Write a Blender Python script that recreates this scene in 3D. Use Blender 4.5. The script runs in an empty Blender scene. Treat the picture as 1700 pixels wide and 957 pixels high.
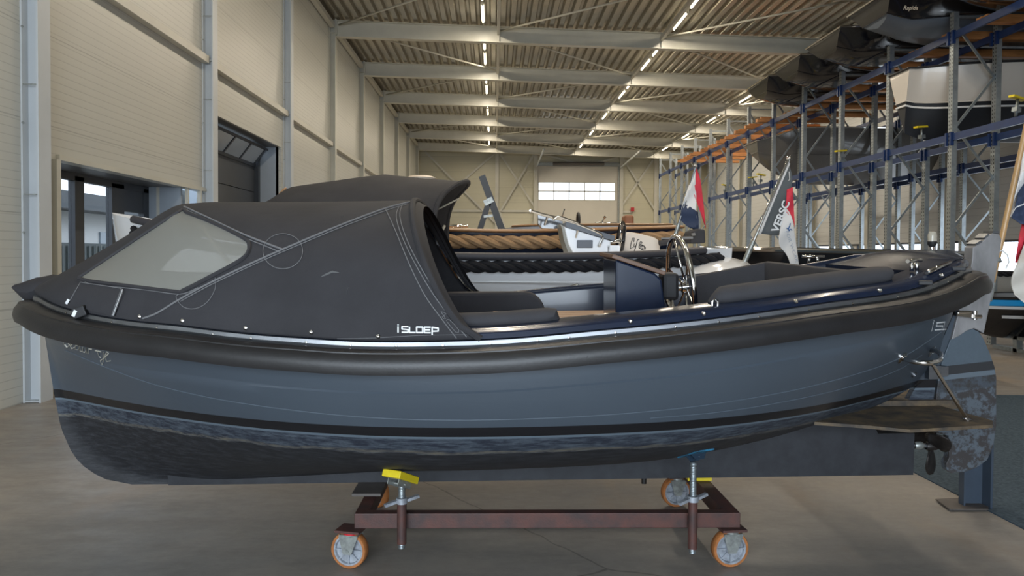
import bpy, math, random
from mathutils import Vector, Matrix
from mathutils.bvhtree import BVHTree
random.seed(7)
D = bpy.data; SC = bpy.context.scene; COL = SC.collection
R = math.radians; PI = math.pi

# ------------------------------------------------------------ camera, world, light, exposure
FPX = 1250.0; CAMZ = 1.6
YAW, PITCH, ROLL = R(1.33), R(1.30), R(0.34)
CX, CY = 850.0, 451.0
_f = Vector((math.sin(YAW)*math.cos(PITCH), math.cos(YAW)*math.cos(PITCH), -math.sin(PITCH)))
_r0 = Vector((math.cos(YAW), -math.sin(YAW), 0)); _u0 = _r0.cross(_f)
CR = _r0*math.cos(ROLL) + _u0*math.sin(ROLL); CU = _u0*math.cos(ROLL) - _r0*math.sin(ROLL); CF = _f
CAMP = Vector((0, 0, CAMZ))
cd = D.cameras.new('camera'); cam = D.objects.new('camera', cd); COL.objects.link(cam)
cam.matrix_world = Matrix(((CR.x, CU.x, -CF.x, 0), (CR.y, CU.y, -CF.y, 0), (CR.z, CU.z, -CF.z, CAMZ), (0, 0, 0, 1)))
cd.sensor_width = 36; cd.lens = FPX*36/1700
cd.shift_x = (850.0-CX)/1700; cd.shift_y = (CY-478.5)/1700
cd.clip_start = 0.05; cd.clip_end = 400
SC.camera = cam
SC.view_settings.view_transform = 'Standard'; SC.view_settings.look = 'None'
SC.view_settings.gamma = 1.0; SC.view_settings.use_curve_mapping = False
SC.view_settings.exposure = 0.15
SC.cycles.use_denoising = True
SC.cycles.max_bounces = 7; SC.cycles.diffuse_bounces = 4; SC.cycles.glossy_bounces = 3
SC.cycles.transparent_max_bounces = 8; SC.cycles.caustics_reflective = False; SC.cycles.caustics_refractive = False
SC.cycles.sample_clamp_indirect = 4.0

w = D.worlds.new('sky'); SC.world = w; w.use_nodes = True
nt = w.node_tree; nt.nodes.clear()
_o = nt.nodes.new('ShaderNodeOutputWorld'); _b = nt.nodes.new('ShaderNodeBackground')
_b.inputs[0].default_value = (0.74, 0.86, 1.0, 1); _b.inputs[1].default_value = 3.0
nt.links.new(_b.outputs[0], _o.inputs[0])

def area(name, loc, size, energy, color, rot=(0, 0, 0), spread=180):
    l = D.lights.new(name, 'AREA'); l.shape = 'RECTANGLE'; l.size, l.size_y = size
    l.energy = energy; l.color = color; l.spread = R(spread)
    o = D.objects.new(name, l); COL.objects.link(o); o.location = loc; o.rotation_euler = rot
    return o
# daylight from the open gate behind the camera and the right-hand ribbon window
area('daylight_gate_light', (-1.6, -6.6, 2.6), (7.0, 4.4), 960, (0.80, 0.90, 1.0), (R(90), 0, 0))
area('daylight_side_light', (13.6, 21.0, 2.3), (14.0, 1.6), 160, (0.80, 0.90, 1.0), (R(90), 0, R(90)))
LAMP_W = 125.0

def ray(px, py):
    return (CF + CR*((px-CX)/FPX) - CU*((py-CY)/FPX))
def W(px, py, Y):
    d = ray(px, py); return CAMP + d*(Y/d.y)
def WX(px, py, X):
    d = ray(px, py); return CAMP + d*(X/d.x)
def WZ(px, py, Z=0.0):
    d = ray(px, py); return CAMP + d*((Z-CAMZ)/d.z)
def PX(p):
    d = Vector(p)-CAMP; t = d.dot(CF)
    return CX + FPX*d.dot(CR)/t, CY - FPX*d.dot(CU)/t

# ------------------------------------------------------------ materials
MC = {}
def _new(name):
    m = D.materials.new(name); m.use_nodes = True
    b = m.node_tree.nodes['Principled BSDF']
    return m, m.node_tree, b
def rgba(c): return (c[0], c[1], c[2], 1)
class N:
    """tiny node helper"""
    def __init__(s, nt): s.nt = nt
    def n(s, t, **k):
        x = s.nt.nodes.new(t)
        for a, v in k.items(): setattr(x, a, v)
        return x
    def l(s, a, b): s.nt.links.new(a, b)
    def m(s, op, a, b=None, c=None):
        x = s.nt.nodes.new('ShaderNodeMath'); x.operation = op
        for i, v in enumerate((a, b, c)):
            if v is None: continue
            if isinstance(v, (int, float)): x.inputs[i].default_value = v
            else: s.nt.links.new(v, x.inputs[i])
        return x.outputs[0]
    def mix(s, f, a, b):
        x = s.nt.nodes.new('ShaderNodeMix'); x.data_type = 'RGBA'
        for i, v in ((0, f), (6, a), (7, b)):
            if isinstance(v, (int, float)): x.inputs[i].default_value = v
            elif isinstance(v, tuple): x.inputs[i].default_value = rgba(v)
            else: s.nt.links.new(v, x.inputs[i])
        return x.outputs[2]
    def xyz(s, kind='Object'):
        t = s.n('ShaderNodeTexCoord'); p = s.n('ShaderNodeSeparateXYZ'); s.l(t.outputs[kind], p.inputs[0])
        return t.outputs[kind], p.outputs[0], p.outputs[1], p.outputs[2]
    def noise(s, vec, scale, detail=4, rough=0.55, stretch=None):
        if stretch:
            mp = s.n('ShaderNodeMapping'); mp.inputs['Scale'].default_value = stretch; s.l(vec, mp.inputs[0]); vec = mp.outputs[0]
        x = s.n('ShaderNodeTexNoise'); x.inputs['Scale'].default_value = scale
        x.inputs['Detail'].default_value = detail; x.inputs['Roughness'].default_value = rough
        s.l(vec, x.inputs['Vector']); return x.outputs[0]
    def ramp(s, v, lo, hi):
        x = s.n('ShaderNodeMapRange'); x.inputs[1].default_value = lo; x.inputs[2].default_value = hi
        s.l(v, x.inputs[0]); return x.outputs[0]
    def bump(s, h, strength, dist, b):
        x = s.n('ShaderNodeBump'); x.inputs['Strength'].default_value = strength; x.inputs['Distance'].default_value = dist
        s.l(h, x.inputs['Height']); s.l(x.outputs[0], b.inputs['Normal'])

def mat(name, col, rough=0.5, metal=0.0, var=0.0, vs=8.0, col2=None, bump=0.0, bs=60.0, coat=0.0, spec=0.5, stretch=None):
    if name in MC: return MC[name]
    m, t, b = _new(name); n = N(t)
    b.inputs['Base Color'].default_value = rgba(col); b.inputs['Roughness'].default_value = rough
    b.inputs['Metallic'].default_value = metal; b.inputs['Coat Weight'].default_value = coat
    b.inputs['Coat Roughness'].default_value = 0.05; b.inputs['Specular IOR Level'].default_value = spec
    v, x, y, z = n.xyz()
    if var > 0 or col2:
        c2 = col2 or tuple(max(0, c*(1-var)) for c in col)
        f = n.ramp(n.noise(v, vs, 5, 0.6, stretch), 0.35, 0.65)
        n.l(n.mix(f, col, c2), b.inputs['Base Color'])
    if bump > 0:
        n.bump(n.noise(v, bs, 3), bump, 0.004, b)
    MC[name] = m; return m
def emis(name, col, st):
    if name in MC: return MC[name]
    m, t, b = _new(name); b.inputs['Base Color'].default_value = rgba(col)
    b.inputs['Emission Color'].default_value = rgba(col); b.inputs['Emission Strength'].default_value = st
    MC[name] = m; return m
def glass(name, tint, alpha_mix, rough=0.03):
    """thin pane: part clear, part glossy/diffuse"""
    if name in MC: return MC[name]
    m, t, b = _new(name); n = N(t)
    b.inputs['Base Color'].default_value = rgba(tint); b.inputs['Roughness'].default_value = rough
    tr = n.n('ShaderNodeBsdfTransparent'); mx = n.n('ShaderNodeMixShader'); mx.inputs[0].default_value = alpha_mix
    out = t.nodes['Material Output']
    n.l(tr.outputs[0], mx.inputs[1]); n.l(b.outputs[0], mx.inputs[2]); n.l(mx.outputs[0], out.inputs[0])
    MC[name] = m; return m

def cladding(name, col, pitch=0.09, joint=1.0, rough=0.35, line=0.72):
    m, t, b = _new(name); n = N(t); v, x, y, z = n.xyz()
    fr = n.m('FRACT', n.m('DIVIDE', z, pitch)); g = n.m('LESS_THAN', fr, 0.10)
    fj = n.m('FRACT', n.m('DIVIDE', z, joint)); j = n.m('LESS_THAN', fj, 0.012)
    fac = n.m('MAXIMUM', n.m('MULTIPLY', g, 0.6), j)
    c = n.mix(n.ramp(n.noise(v, 0.6, 3), 0.3, 0.7), col, tuple(q*0.94 for q in col))
    n.l(n.mix(fac, c, tuple(q*line for q in col)), b.inputs['Base Color'])
    b.inputs['Roughness'].default_value = rough
    n.bump(n.m('SUBTRACT', 1.0, fac), 0.6, 0.004, b)
    MC[name] = m; return m
CLAD = cladding('beige_cladding', (0.58, 0.575, 0.52))
CLADB = cladding('beige_cladding_far', (0.60, 0.57, 0.43))
CLADR = cladding('white_cladding', (0.60, 0.61, 0.60), pitch=0.2)
CREAM = mat('cream_steel_paint', (0.60, 0.585, 0.51), 0.38, 0, 0.08, 2)
CREAM2 = mat('pale_steel_paint', (0.57, 0.60, 0.62), 0.38, 0, 0.06, 2)
DKFRAME = mat('anthracite_frame', (0.035, 0.04, 0.05), 0.35)
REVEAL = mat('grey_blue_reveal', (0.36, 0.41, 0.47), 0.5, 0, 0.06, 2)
NAVY = mat('navy_gelcoat', (0.011, 0.018, 0.040), 0.20, 0, 0.2, 5, coat=0.15, spec=0.35)
CHROME = mat('polished_steel', (0.78, 0.76, 0.74), 0.09, 1.0)
STEELB = mat('brushed_steel', (0.30, 0.31, 0.33), 0.42, 1.0, 0.35, 9, stretch=(0.25, 1, 1))
GALV = mat('galvanised_steel', (0.36, 0.40, 0.42), 0.42, 0.85, 0.25, 14)
RUBBER = mat('black_rubber', (0.017, 0.016, 0.017), 0.42, 0, 0.3, 7, bump=0.15, bs=90, spec=0.45)
CANVAS = mat('charcoal_canvas', (0.041, 0.040, 0.044), 0.82, 0, 0.22, 3.0, bump=0.35, bs=240, spec=0.25)
CUSH = mat('grey_cushion', (0.050, 0.049, 0.054), 0.8, 0, 0.12, 6, bump=0.3, bs=300, spec=0.25)
THREAD = mat('grey_stitching', (0.16, 0.16, 0.165), 0.8)
WHITEP = mat('white_print', (0.75, 0.76, 0.77), 0.5)
GREYP = mat('silver_print', (0.42, 0.40, 0.34), 0.5)
TEAK = mat('teak', (0.36, 0.20, 0.095), 0.5, 0, 0.35, 5, stretch=(1, 14, 14))
TEAKD = mat('dark_teak', (0.16, 0.085, 0.05), 0.45, 0, 0.35, 5, stretch=(1, 14, 14))
PINE = mat('pine_boards', (0.55, 0.24, 0.08), 0.6, 0, 0.3, 3, stretch=(1, 8, 8))
RUST = mat('rusty_red_steel', (0.095, 0.034, 0.025), 0.6, 0, 0, 9, col2=(0.045, 0.026, 0.024), bump=0.3, bs=120)
ORANGE = mat('orange_tread', (0.42, 0.155, 0.045), 0.5, 0, 0.35, 20)
ALU = mat('cast_aluminium', (0.42, 0.45, 0.50), 0.5, 0.35, 0.5, 22)
ZINC = mat('zinc_plate', (0.40, 0.42, 0.40), 0.42, 0.6, 0.4, 30)
YELLOW = mat('yellow_plastic', (0.72, 0.56, 0.015), 0.45, 0, 0.12, 20)
BLUEPAD = mat('blue_worn_pad', (0.03, 0.19, 0.33), 0.5, 0, 0, 25, col2=(0.012, 0.025, 0.04))
BLACK = mat('black_gelcoat', (0.010, 0.010, 0.012), 0.12, 0, 0, coat=0.5)
BLACKM = mat('black_matt', (0.012, 0.012, 0.014), 0.6)
WHITEG = mat('white_gelcoat', (0.80, 0.81, 0.83), 0.14, 0, 0.04, 3, coat=0.6)
BLUEBEAM = mat('blue_powder_coat', (0.008, 0.030, 0.115), 0.38, 0, 0.15, 8)
REDC = mat('red_cloth', (0.62, 0.035, 0.06), 0.8); WHITEC = mat('white_cloth', (0.72, 0.70, 0.68), 0.8)
NAVYC = mat('navy_cloth', (0.03, 0.045, 0.09), 0.8); GREYC = mat('grey_cloth', (0.10, 0.11, 0.115), 0.8)
BRONZE = mat('dark_bronze', (0.035, 0.03, 0.028), 0.45, 0.4, 0.5, 18)
GREYHULL = mat('grey_hull', (0.13, 0.125, 0.12), 0.2, 0, 0.05, 4, coat=0.4)
BLUEHULL = mat('blue_grey_hull', (0.10, 0.125, 0.16), 0.4, 0, 0.1, 3)
DKSTEEL = mat('dark_blue_steel', (0.045, 0.062, 0.088), 0.45, 0, 0.2, 6)
PLATE = mat('worn_plate', (0.10, 0.085, 0.075), 0.6, 0, 0.3, 9)
RED = mat('red_plastic', (0.5, 0.02, 0.03), 0.4)
ROPEB = mat('black_rope', (0.018, 0.018, 0.021), 0.85, bump=0.5, bs=120, spec=0.2)
ROPET = mat('tan_rope', (0.42, 0.27, 0.15), 0.85, 0, 0.2, 30, bump=0.5, bs=120, spec=0.2)
BROWNL = mat('brown_leather', (0.27, 0.12, 0.06), 0.5)

# ------------------------------------------------------------ mesh builder
class MB:
    def __init__(s): s.v = []; s.f = []; s.sm = []; s.mi = []
    def add(s, vs, fs, smooth=False, mi=0):
        o = len(s.v); s.v += [Vector(p) for p in vs]
        for f in fs: s.f.append([o+i for i in f]); s.sm.append(smooth); s.mi.append(mi)
        return s
    def box(s, c, d, rot=None, mi=0):
        x, y, z = (q/2 for q in d); c = Vector(c)
        vs = [Vector((a, b, e)) for a in (-x, x) for b in (-y, y) for e in (-z, z)]
        if rot is not None:
            M = rot if isinstance(rot, Matrix) else Matrix.Rotation(rot[0], 3, rot[1]); vs = [M @ q for q in vs]
        return s.add([q+c for q in vs], [(0, 1, 3, 2), (4, 6, 7, 5), (0, 4, 5, 1), (2, 3, 7, 6), (0, 2, 6, 4), (1, 5, 7, 3)], False, mi)
    def bar(s, a, b, wd, ht, up=(0, 0, 1), mi=0):
        a, b = Vector(a), Vector(b); d = (b-a).normalized(); up = Vector(up)
        if abs(d.dot(up)) > 0.98: up = Vector((0, 1, 0))
        sx = d.cross(up).normalized()*wd/2; uz = sx.cross(d).normalized()*ht/2
        vs = [p+i*sx+j*uz for p in (a, b) for i, j in ((-1, -1), (1, -1), (1, 1), (-1, 1))]
        return s.add(vs, [(3, 2, 1, 0), (4, 5, 6, 7), (0, 1, 5, 4), (1, 2, 6, 5), (2, 3, 7, 6), (3, 0, 4, 7)], False, mi)
    def tube(s, pts, r, n=10, closed=False, mi=0, flat=(1, 1), up=(0, 0, 1), smooth=True):
        pts = [Vector(p) for p in pts]; m = len(pts); rings = []
        prev = None
        for i, p in enumerate(pts):
            if closed: t = pts[(i+1) % m]-pts[i-1]
            else: t = pts[min(i+1, m-1)]-pts[max(i-1, 0)]
            t.normalize()
            if prev is None:
                u = Vector(up)
                if abs(u.dot(t)) > 0.95: u = Vector((1, 0, 0))
            else: u = prev
            a = (u - t*u.dot(t)).normalized(); prev = a; b = t.cross(a)
            rr = r[i] if isinstance(r, (list, tuple)) else r
            rings.append([p + a*(math.sin(2*PI*k/n)*rr*flat[1]) + b*(math.cos(2*PI*k/n)*rr*flat[0]) for k in range(n)])
        s.loft(rings, True, closed, smooth, mi)
        if not closed:
            s.add(rings[0], [list(range(n))], False, mi); s.add(rings[-1], [list(range(n))[::-1]], False, mi)
        return s
    def cyl(s, a, b, r, n=16, r2=None, mi=0):
        return s.tube([a, b], [r, r2 if r2 is not None else r], n, mi=mi)
    def loft(s, rows, cv=False, cu=False, smooth=True, mi=0):
        a, b = len(rows), len(rows[0]); fs = []
        for i in range(a if cu else a-1):
            for j in range(b if cv else b-1):
                i2, j2 = (i+1) % a, (j+1) % b
                fs.append((i*b+j, i*b+j2, i2*b+j2, i2*b+j))
        return s.add([q for r_ in rows for q in r_], fs, smooth, mi)
    def prism(s, poly, vec, mi=0, smooth=False):
        n = len(poly); vec = Vector(vec); a = [Vector(p) for p in poly]
        s.add(a+[p+vec for p in a], [list(range(n))[::-1], list(range(n, 2*n))] , False, mi)
        return s.add(a+[p+vec for p in a], [(i, (i+1) % n, n+(i+1) % n, n+i) for i in range(n)], smooth, mi)
    def lathe(s, prof, c, axis=(0, 0, 1), n=24, mi=0, smooth=True):
        ax = Vector(axis).normalized(); u = ax.orthogonal().normalized(); w_ = ax.cross(u); c = Vector(c)
        rows = [[c+ax*h+(u*math.cos(2*PI*k/n)+w_*math.sin(2*PI*k/n))*max(r_, 1e-5) for k in range(n)] for r_, h in prof]
        return s.loft(rows, True, False, smooth, mi)
    def build(s, name, m, parent=None, off=None, recalc=True, bevel=0.0, sharp=None):
        me = D.meshes.new(name)
        o_ = off if off is not None else (OFF.get(parent.name, Vector()) if parent else Vector())
        me.from_pydata([tuple(p-o_) for p in s.v], [], s.f)
        me.polygons.foreach_set('use_smooth', s.sm); me.polygons.foreach_set('material_index', s.mi)
        for q in (m if isinstance(m, (list, tuple)) else [m]): me.materials.append(q)
        if recalc:
            import bmesh
            bm = bmesh.new(); bm.from_mesh(me); bmesh.ops.remove_doubles(bm, verts=bm.verts, dist=1e-5)
            bmesh.ops.recalc_face_normals(bm, faces=bm.faces)
            for e in bm.edges:
                if len(e.link_faces) == 2 and e.calc_face_angle(0) > R(40): e.smooth = False
            bm.to_mesh(me); bm.free()
        o = D.objects.new(name, me); COL.objects.link(o)
        if parent: o.parent = parent; OFF[o.name] = OFF.get(parent.name, Vector())
        if bevel > 0:
            b = o.modifiers.new('bevel', 'BEVEL'); b.width = bevel; b.segments = 2; b.limit_method = 'ANGLE'
        return o
OFF = {}
def thing(name, label, cat, loc=(0, 0, 0), group=None, rot=(0, 0, 0)):
    """an Empty at the base of the thing; parts are given in world coordinates unless rot is used"""
    o = D.objects.new(name, None); COL.objects.link(o); o.location = loc; o.rotation_euler = rot
    o.empty_display_size = 0.1
    OFF[o.name] = Vector(loc) if rot == (0, 0, 0) else Vector()
    return tag(o, label, cat, group)
def tag(o, label=None, cat=None, group=None, kind=None):
    if label: o['label'] = label
    if cat: o['category'] = cat
    if group: o['group'] = group
    if kind: o['kind'] = kind
    return o
def struct(o, label=None, cat=None):
    o['kind'] = 'structure'
    if label: o['label'] = label
    if cat: o['category'] = cat
    return o
def copy_tree(o, parent=None):
    c = o.copy(); COL.objects.link(c); c.parent = parent
    OFF[c.name] = Vector()
    for ch in [x for x in KIDS(o)]: copy_tree(ch, c)
    return c
def KIDS(o): return [x for x in COL.objects if x.parent == o]
def lerp(a, b, t): return a+(b-a)*t
def interp(x, pts):
    if x <= pts[0][0]: return pts[0][1]
    for (a, p), (b, q) in zip(pts, pts[1:]):
        if x <= b: return p+(q-p)*(x-a)/(b-a)
    return pts[-1][1]
def spline(x, pts):
    """smooth (monotone-ish Catmull-Rom) interpolation"""
    n = len(pts)
    if x <= pts[0][0]: return pts[0][1]
    if x >= pts[-1][0]: return pts[-1][1]
    for i in range(n-1):
        if x <= pts[i+1][0]: break
    x0, y0 = pts[i]; x1, y1 = pts[i+1]; h = x1-x0; t = (x-x0)/h
    def sl(k):
        if k == 0: return (pts[1][1]-pts[0][1])/(pts[1][0]-pts[0][0])
        if k == n-1: return (pts[-1][1]-pts[-2][1])/(pts[-1][0]-pts[-2][0])
        return (pts[k+1][1]-pts[k-1][1])/(pts[k+1][0]-pts[k-1][0])
    m0, m1 = sl(i)*h, sl(i+1)*h
    return (2*t**3-3*t*t+1)*y0+(t**3-2*t*t+t)*m0+(-2*t**3+3*t*t)*y1+(t**3-t*t)*m1
ORD = 'first second third fourth fifth sixth seventh eighth ninth tenth eleventh twelfth thirteenth fourteenth'.split()
def bvh_of(o, M=None):
    me = o.data; M = M or Matrix()
    return BVHTree.FromPolygons([M @ v.co for v in me.vertices], [tuple(p.vertices) for p in me.polygons])
def sm_poly(pts, k=3):
    """Catmull-Rom resample of a closed or open pixel polyline"""
    out = []; n = len(pts)
    for i in range(n-1):
        p0 = pts[max(i-1, 0)]; p1 = pts[i]; p2 = pts[i+1]; p3 = pts[min(i+2, n-1)]
        for j in range(k):
            t = j/k
            out.append(tuple(0.5*((2*p1[a])+(-p0[a]+p2[a])*t+(2*p0[a]-5*p1[a]+4*p2[a]-p3[a])*t*t+(-p0[a]+3*p1[a]-3*p2[a]+p3[a])*t**3) for a in range(len(p1))))
    out.append(tuple(pts[-1])); return out

# ============================================================ THE HALL
XL, XC = -4.97, -4.78            # wall plane and inner face of the columns, left side
XR = 14.0; YB = 49.6; YF = -7.0  # right wall, end wall, open gate end
COLY = [8.03-4.9*1] + [8.03+4.9*k for k in range(0, 9)]
def roof_h(x): return 8.62-0.025*(x+4.8)

# floor: stained power-floated concrete
def floor_mat():
    m, t, b = _new('stained_concrete'); n = N(t); v, x, y, z = n.xyz()
    f1 = n.ramp(n.noise(v, 0.55, 6, 0.62), 0.36, 0.64)
    f2 = n.ramp(n.noise(v, 2.3, 6, 0.7, (1, 2.2, 1)), 0.40, 0.68)
    f3 = n.ramp(n.noise(v, 14, 4, 0.7), 0.45, 0.75)
    c = n.mix(f1, (0.295, 0.258, 0.218), (0.215, 0.202, 0.190))
    c = n.mix(n.m('MULTIPLY', f2, 0.55), c, (0.180, 0.165, 0.150))
    c = n.mix(n.m('MULTIPLY', f3, 0.18), c, (0.42, 0.38, 0.32))
    ru = n.ramp(n.noise(v, 1.1, 4, 0.6, (1.6, 0.6, 1)), 0.56, 0.74)
    c = n.mix(n.m('MULTIPLY', ru, 0.45), c, (0.28, 0.20, 0.13))
    # fine wandering crack
    vo = n.n('ShaderNodeTexVoronoi', feature='DISTANCE_TO_EDGE'); vo.inputs['Scale'].default_value = 0.22
    mp = n.n('ShaderNodeMixRGB'); mp.inputs[0].default_value = 0.12
    nz = n.n('ShaderNodeTexNoise'); nz.inputs['Scale'].default_value = 2.5; n.l(v, nz.inputs['Vector'])
    n.l(v, mp.inputs[1]); n.l(nz.outputs['Color'], mp.inputs[2]); n.l(mp.outputs[0], vo.inputs['Vector'])
    cr = n.m('LESS_THAN', vo.outputs['Distance'], 0.0011)
    c = n.mix(n.m('MULTIPLY', cr, 0.55), c, (0.06, 0.055, 0.05))
    n.l(c, b.inputs['Base Color'])
    n.l(n.m('ADD', n.m('MULTIPLY', f2, 0.16), 0.38), b.inputs['Roughness'])
    n.bump(n.noise(v, 35, 5), 0.08, 0.004, b)
    return m
o = MB().box((4.5, (YF+YB)/2, -0.15), (19.4, YB-YF+0.4, 0.3)).build('floor', floor_mat())
struct(o, 'stained brown-grey power-floated concrete floor', 'floor')
o = MB().box((-20, 30, -0.32), (170, 140, 0.1)).build('ground_outside', mat('outside_paving', (0.22, 0.22, 0.21), 0.8, 0, 0.3, 1))
struct(o, 'grey paving outside the hall', 'ground')

# left wall with the two deep openings
D1a, D1b, D1h = 8.66, 12.2, 2.64      # glazed doors
D2a, D2b, D2h = 13.36, 17.66, 4.05    # dark overhead door
m = MB()
def wallL(y0, y1, z0, z1): m.box((XL-0.06, (y0+y1)/2, (z0+z1)/2), (0.12, y1-y0, z1-z0))
wallL(YF, D1a, 0, 8.9); wallL(D1a, 13.0, D1h, 8.9); wallL(13.0, D2a, 0, 8.9); wallL(D2a, D2b, D2h, 8.9); wallL(D2b, YB, 0, 8.9)
struct(m.build('wall_left', CLAD), 'beige profiled cladding wall on the left', 'wall')
# opening reveals
m = MB()
m.box((XL-0.36, D1a-0.03, D1h/2), (0.6, 0.06, D1h)); m.box((XL-0.36, D1b+0.03, D1h/2), (0.6, 0.06, D1h))
m.box((XL-0.36, D2a-0.03, D2h/2), (0.6, 0.06, D2h)); m.box((XL-0.36, D2b+0.03, D2h/2), (0.6, 0.06, D2h))
m.box((XL-0.30, (D1b+13.0)/2+0.03, D1h/2), (0.1, 13.0-D1b-0.06, D1h))
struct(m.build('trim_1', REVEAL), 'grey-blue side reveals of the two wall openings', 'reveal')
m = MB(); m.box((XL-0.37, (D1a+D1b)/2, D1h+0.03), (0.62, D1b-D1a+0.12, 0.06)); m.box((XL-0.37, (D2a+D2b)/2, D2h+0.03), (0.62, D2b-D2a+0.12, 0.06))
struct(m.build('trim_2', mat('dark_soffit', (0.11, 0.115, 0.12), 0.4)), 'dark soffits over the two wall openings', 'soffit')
m = MB()
m.box((XL+0.03, D1a-0.04, D1h/2), (0.06, 0.08, D1h)); m.box((XL+0.02, (D1a+13)/2, D1h+0.03), (0.05, 13-D1a, 0.06))
for y, x0 in ((12.22, XL-0.42), (12.3, XL+0.0), (12.78, XL+0.02)): m.box((x0, y, D1h/2), (0.05, 0.05, D1h))
struct(m.build('trim_3', CREAM), 'cream frame profiles round the glazed door opening', 'frame')

# glazed entrance (plane X=-5.58)
XG = -5.58
t1 = thing('door_1', 'black-framed glazed entrance doors in the left wall', 'door', (XG, 10.4, 0)); t1['kind'] = 'structure'
m = MB()
m.box((XG, (D1a+D1b)/2, 2.60), (0.09, D1b-D1a, 0.12)); m.box((XG, (D1a+D1b)/2, 0.05), (0.09, D1b-D1a, 0.10))
for y, wd in ((D1a+0.04, 0.08), (10.19, 0.22), (11.22, 0.36), (12.12, 0.18)): m.box((XG, y, 1.3), (0.09, wd, 2.6))
m.box((XG, 11.72, 2.38), (0.07, 0.8, 0.34))
m.build('door_frame', DKFRAME, t1)
GL = glass('clear_door_glass', (0.05, 0.07, 0.08), 0.22, 0.02)
for a, b_, top in ((D1a+0.08, 10.08, 2.54), (10.30, 11.04, 2.54), (11.40, 12.03, 2.21)):
    MB().box((XG-0.01, (a+b_)/2, (top+0.1)/2), (0.012, b_-a, top-0.1)).build('glass_pane', GL, t1)
m = MB(); m.cyl((XG+0.08, 11.33, 0.95), (XG+0.08, 11.33, 1.25), 0.012); m.cyl((XG+0.04, 11.33, 1.0), (XG+0.08, 11.33, 1.0), 0.01); m.cyl((XG+0.04, 11.33, 1.2), (XG+0.08, 11.33, 1.2), 0.01)
m.build('door_handle', CHROME, t1)

# overhead door
t2 = thing('door_2', 'anthracite overhead sectional door in the left wall', 'door', (XL-0.6, 15.5, 0)); t2['kind'] = 'structure'
XD = XL-0.60
m = MB()
for k in range(6): m.box((XD, (D2a+D2b)/2, 0.30+0.6*k), (0.05, D2b-D2a-0.1, 0.585))
m.build('door_leaf', mat('anthracite_door', (0.050, 0.056, 0.066), 0.42, 0, 0.1, 2), t2)
MB().box((XD-0.035, (D2a+D2b)/2, 1.85), (0.01, D2b-D2a-0.1, 3.6)).build('door_backing', MC['anthracite_door'], t2)
m = MB(); m.box((XD+0.05, D2a+0.06, 2.0), (0.12, 0.12, 4.0)); m.box((XD+0.05, D2b-0.08, 2.0), (0.14, 0.14, 4.0))
m.box((XD-0.02, (D2a+D2b)/2, 4.0), (0.05, D2b-D2a, 0.12))
m.build('guide_rail', DKFRAME, t2)
rot = Matrix.Rotation(R(38), 3, 'Y')
m = MB()
for k in range(5):
    yy = D2a+0.15+k*0.98
    m.box((XD+0.16, yy, 3.80), (0.05, 0.06, 0.46), rot)
m.box((XD+0.02, (D2a+D2b)/2, 3.61), (0.07, D2b-D2a-0.2, 0.07)); m.box((XD+0.30, (D2a+D2b)/2, 3.98), (0.06, D2b-D2a-0.2, 0.05))
f = m.build('window_section', DKFRAME, t2)
for k in range(4):
    MB().box((XD+0.16, D2a+0.64+k*0.98, 3.80), (0.012, 0.90, 0.42), rot).build('pane', mat('hazy_acrylic', (0.45, 0.52, 0.60), 0.15), f)

# right wall with low ribbon window, and end walls
m = MB()
def wallR(y0, y1, z0, z1): m.box((XR+0.06, (y0+y1)/2, (z0+z1)/2), (0.12, y1-y0, z1-z0))
wallR(YF, YB, 0, 1.05); wallR(YF, YB, 2.05, 8.6); wallR(YF, 14, 1.05, 2.05)
for y in (19.0, 24.0, 29.0): wallR(y-0.25, y+0.25, 1.05, 2.05)
wallR(33.0, YB, 1.05, 2.05)
struct(m.build('wall_right', CLADR), 'white profiled cladding wall behind the racks', 'wall')
m = MB()
for y in (14, 18.75, 19.25, 23.75, 24.25, 28.75, 29.25, 33): m.box((XR+0.02, y, 1.55), (0.08, 0.07, 1.0))
for z in (1.05, 2.05): m.box((XR+0.02, 23.5, z), (0.08, 19, 0.06))
w1 = m.build('window_1', DKFRAME); struct(w1, 'low ribbon window in the right wall behind the racks', 'window')
for a, b_ in ((14, 18.75), (19.25, 23.75), (24.25, 28.75), (29.25, 33)):
    MB().box((XR+0.04, (a+b_)/2, 1.55), (0.01, b_-a, 1.0)).build('pane', glass('window_glass', (0.8, 0.85, 0.9), 0.12), w1)
DX0, DX1 = W(891, 300, YB).x, W(1026, 300, YB).x
dz1 = W(960, 303, YB).z; dz0 = W(960, 333, YB).z; dtop = W(960, 277, YB).z
m = MB()
def wallB(x0, x1, z0, z1): m.box(((x0+x1)/2, YB+0.06, (z0+z1)/2), (x1-x0, 0.12, z1-z0))
wallB(XL, DX0, 0, 8.9); wallB(DX1, XR, 0, 8.9); wallB(DX0, DX1, dtop+0.3, 8.9)
struct(m.build('wall_back', CLADB), 'beige cladding end wall of the hall', 'wall')
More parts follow.
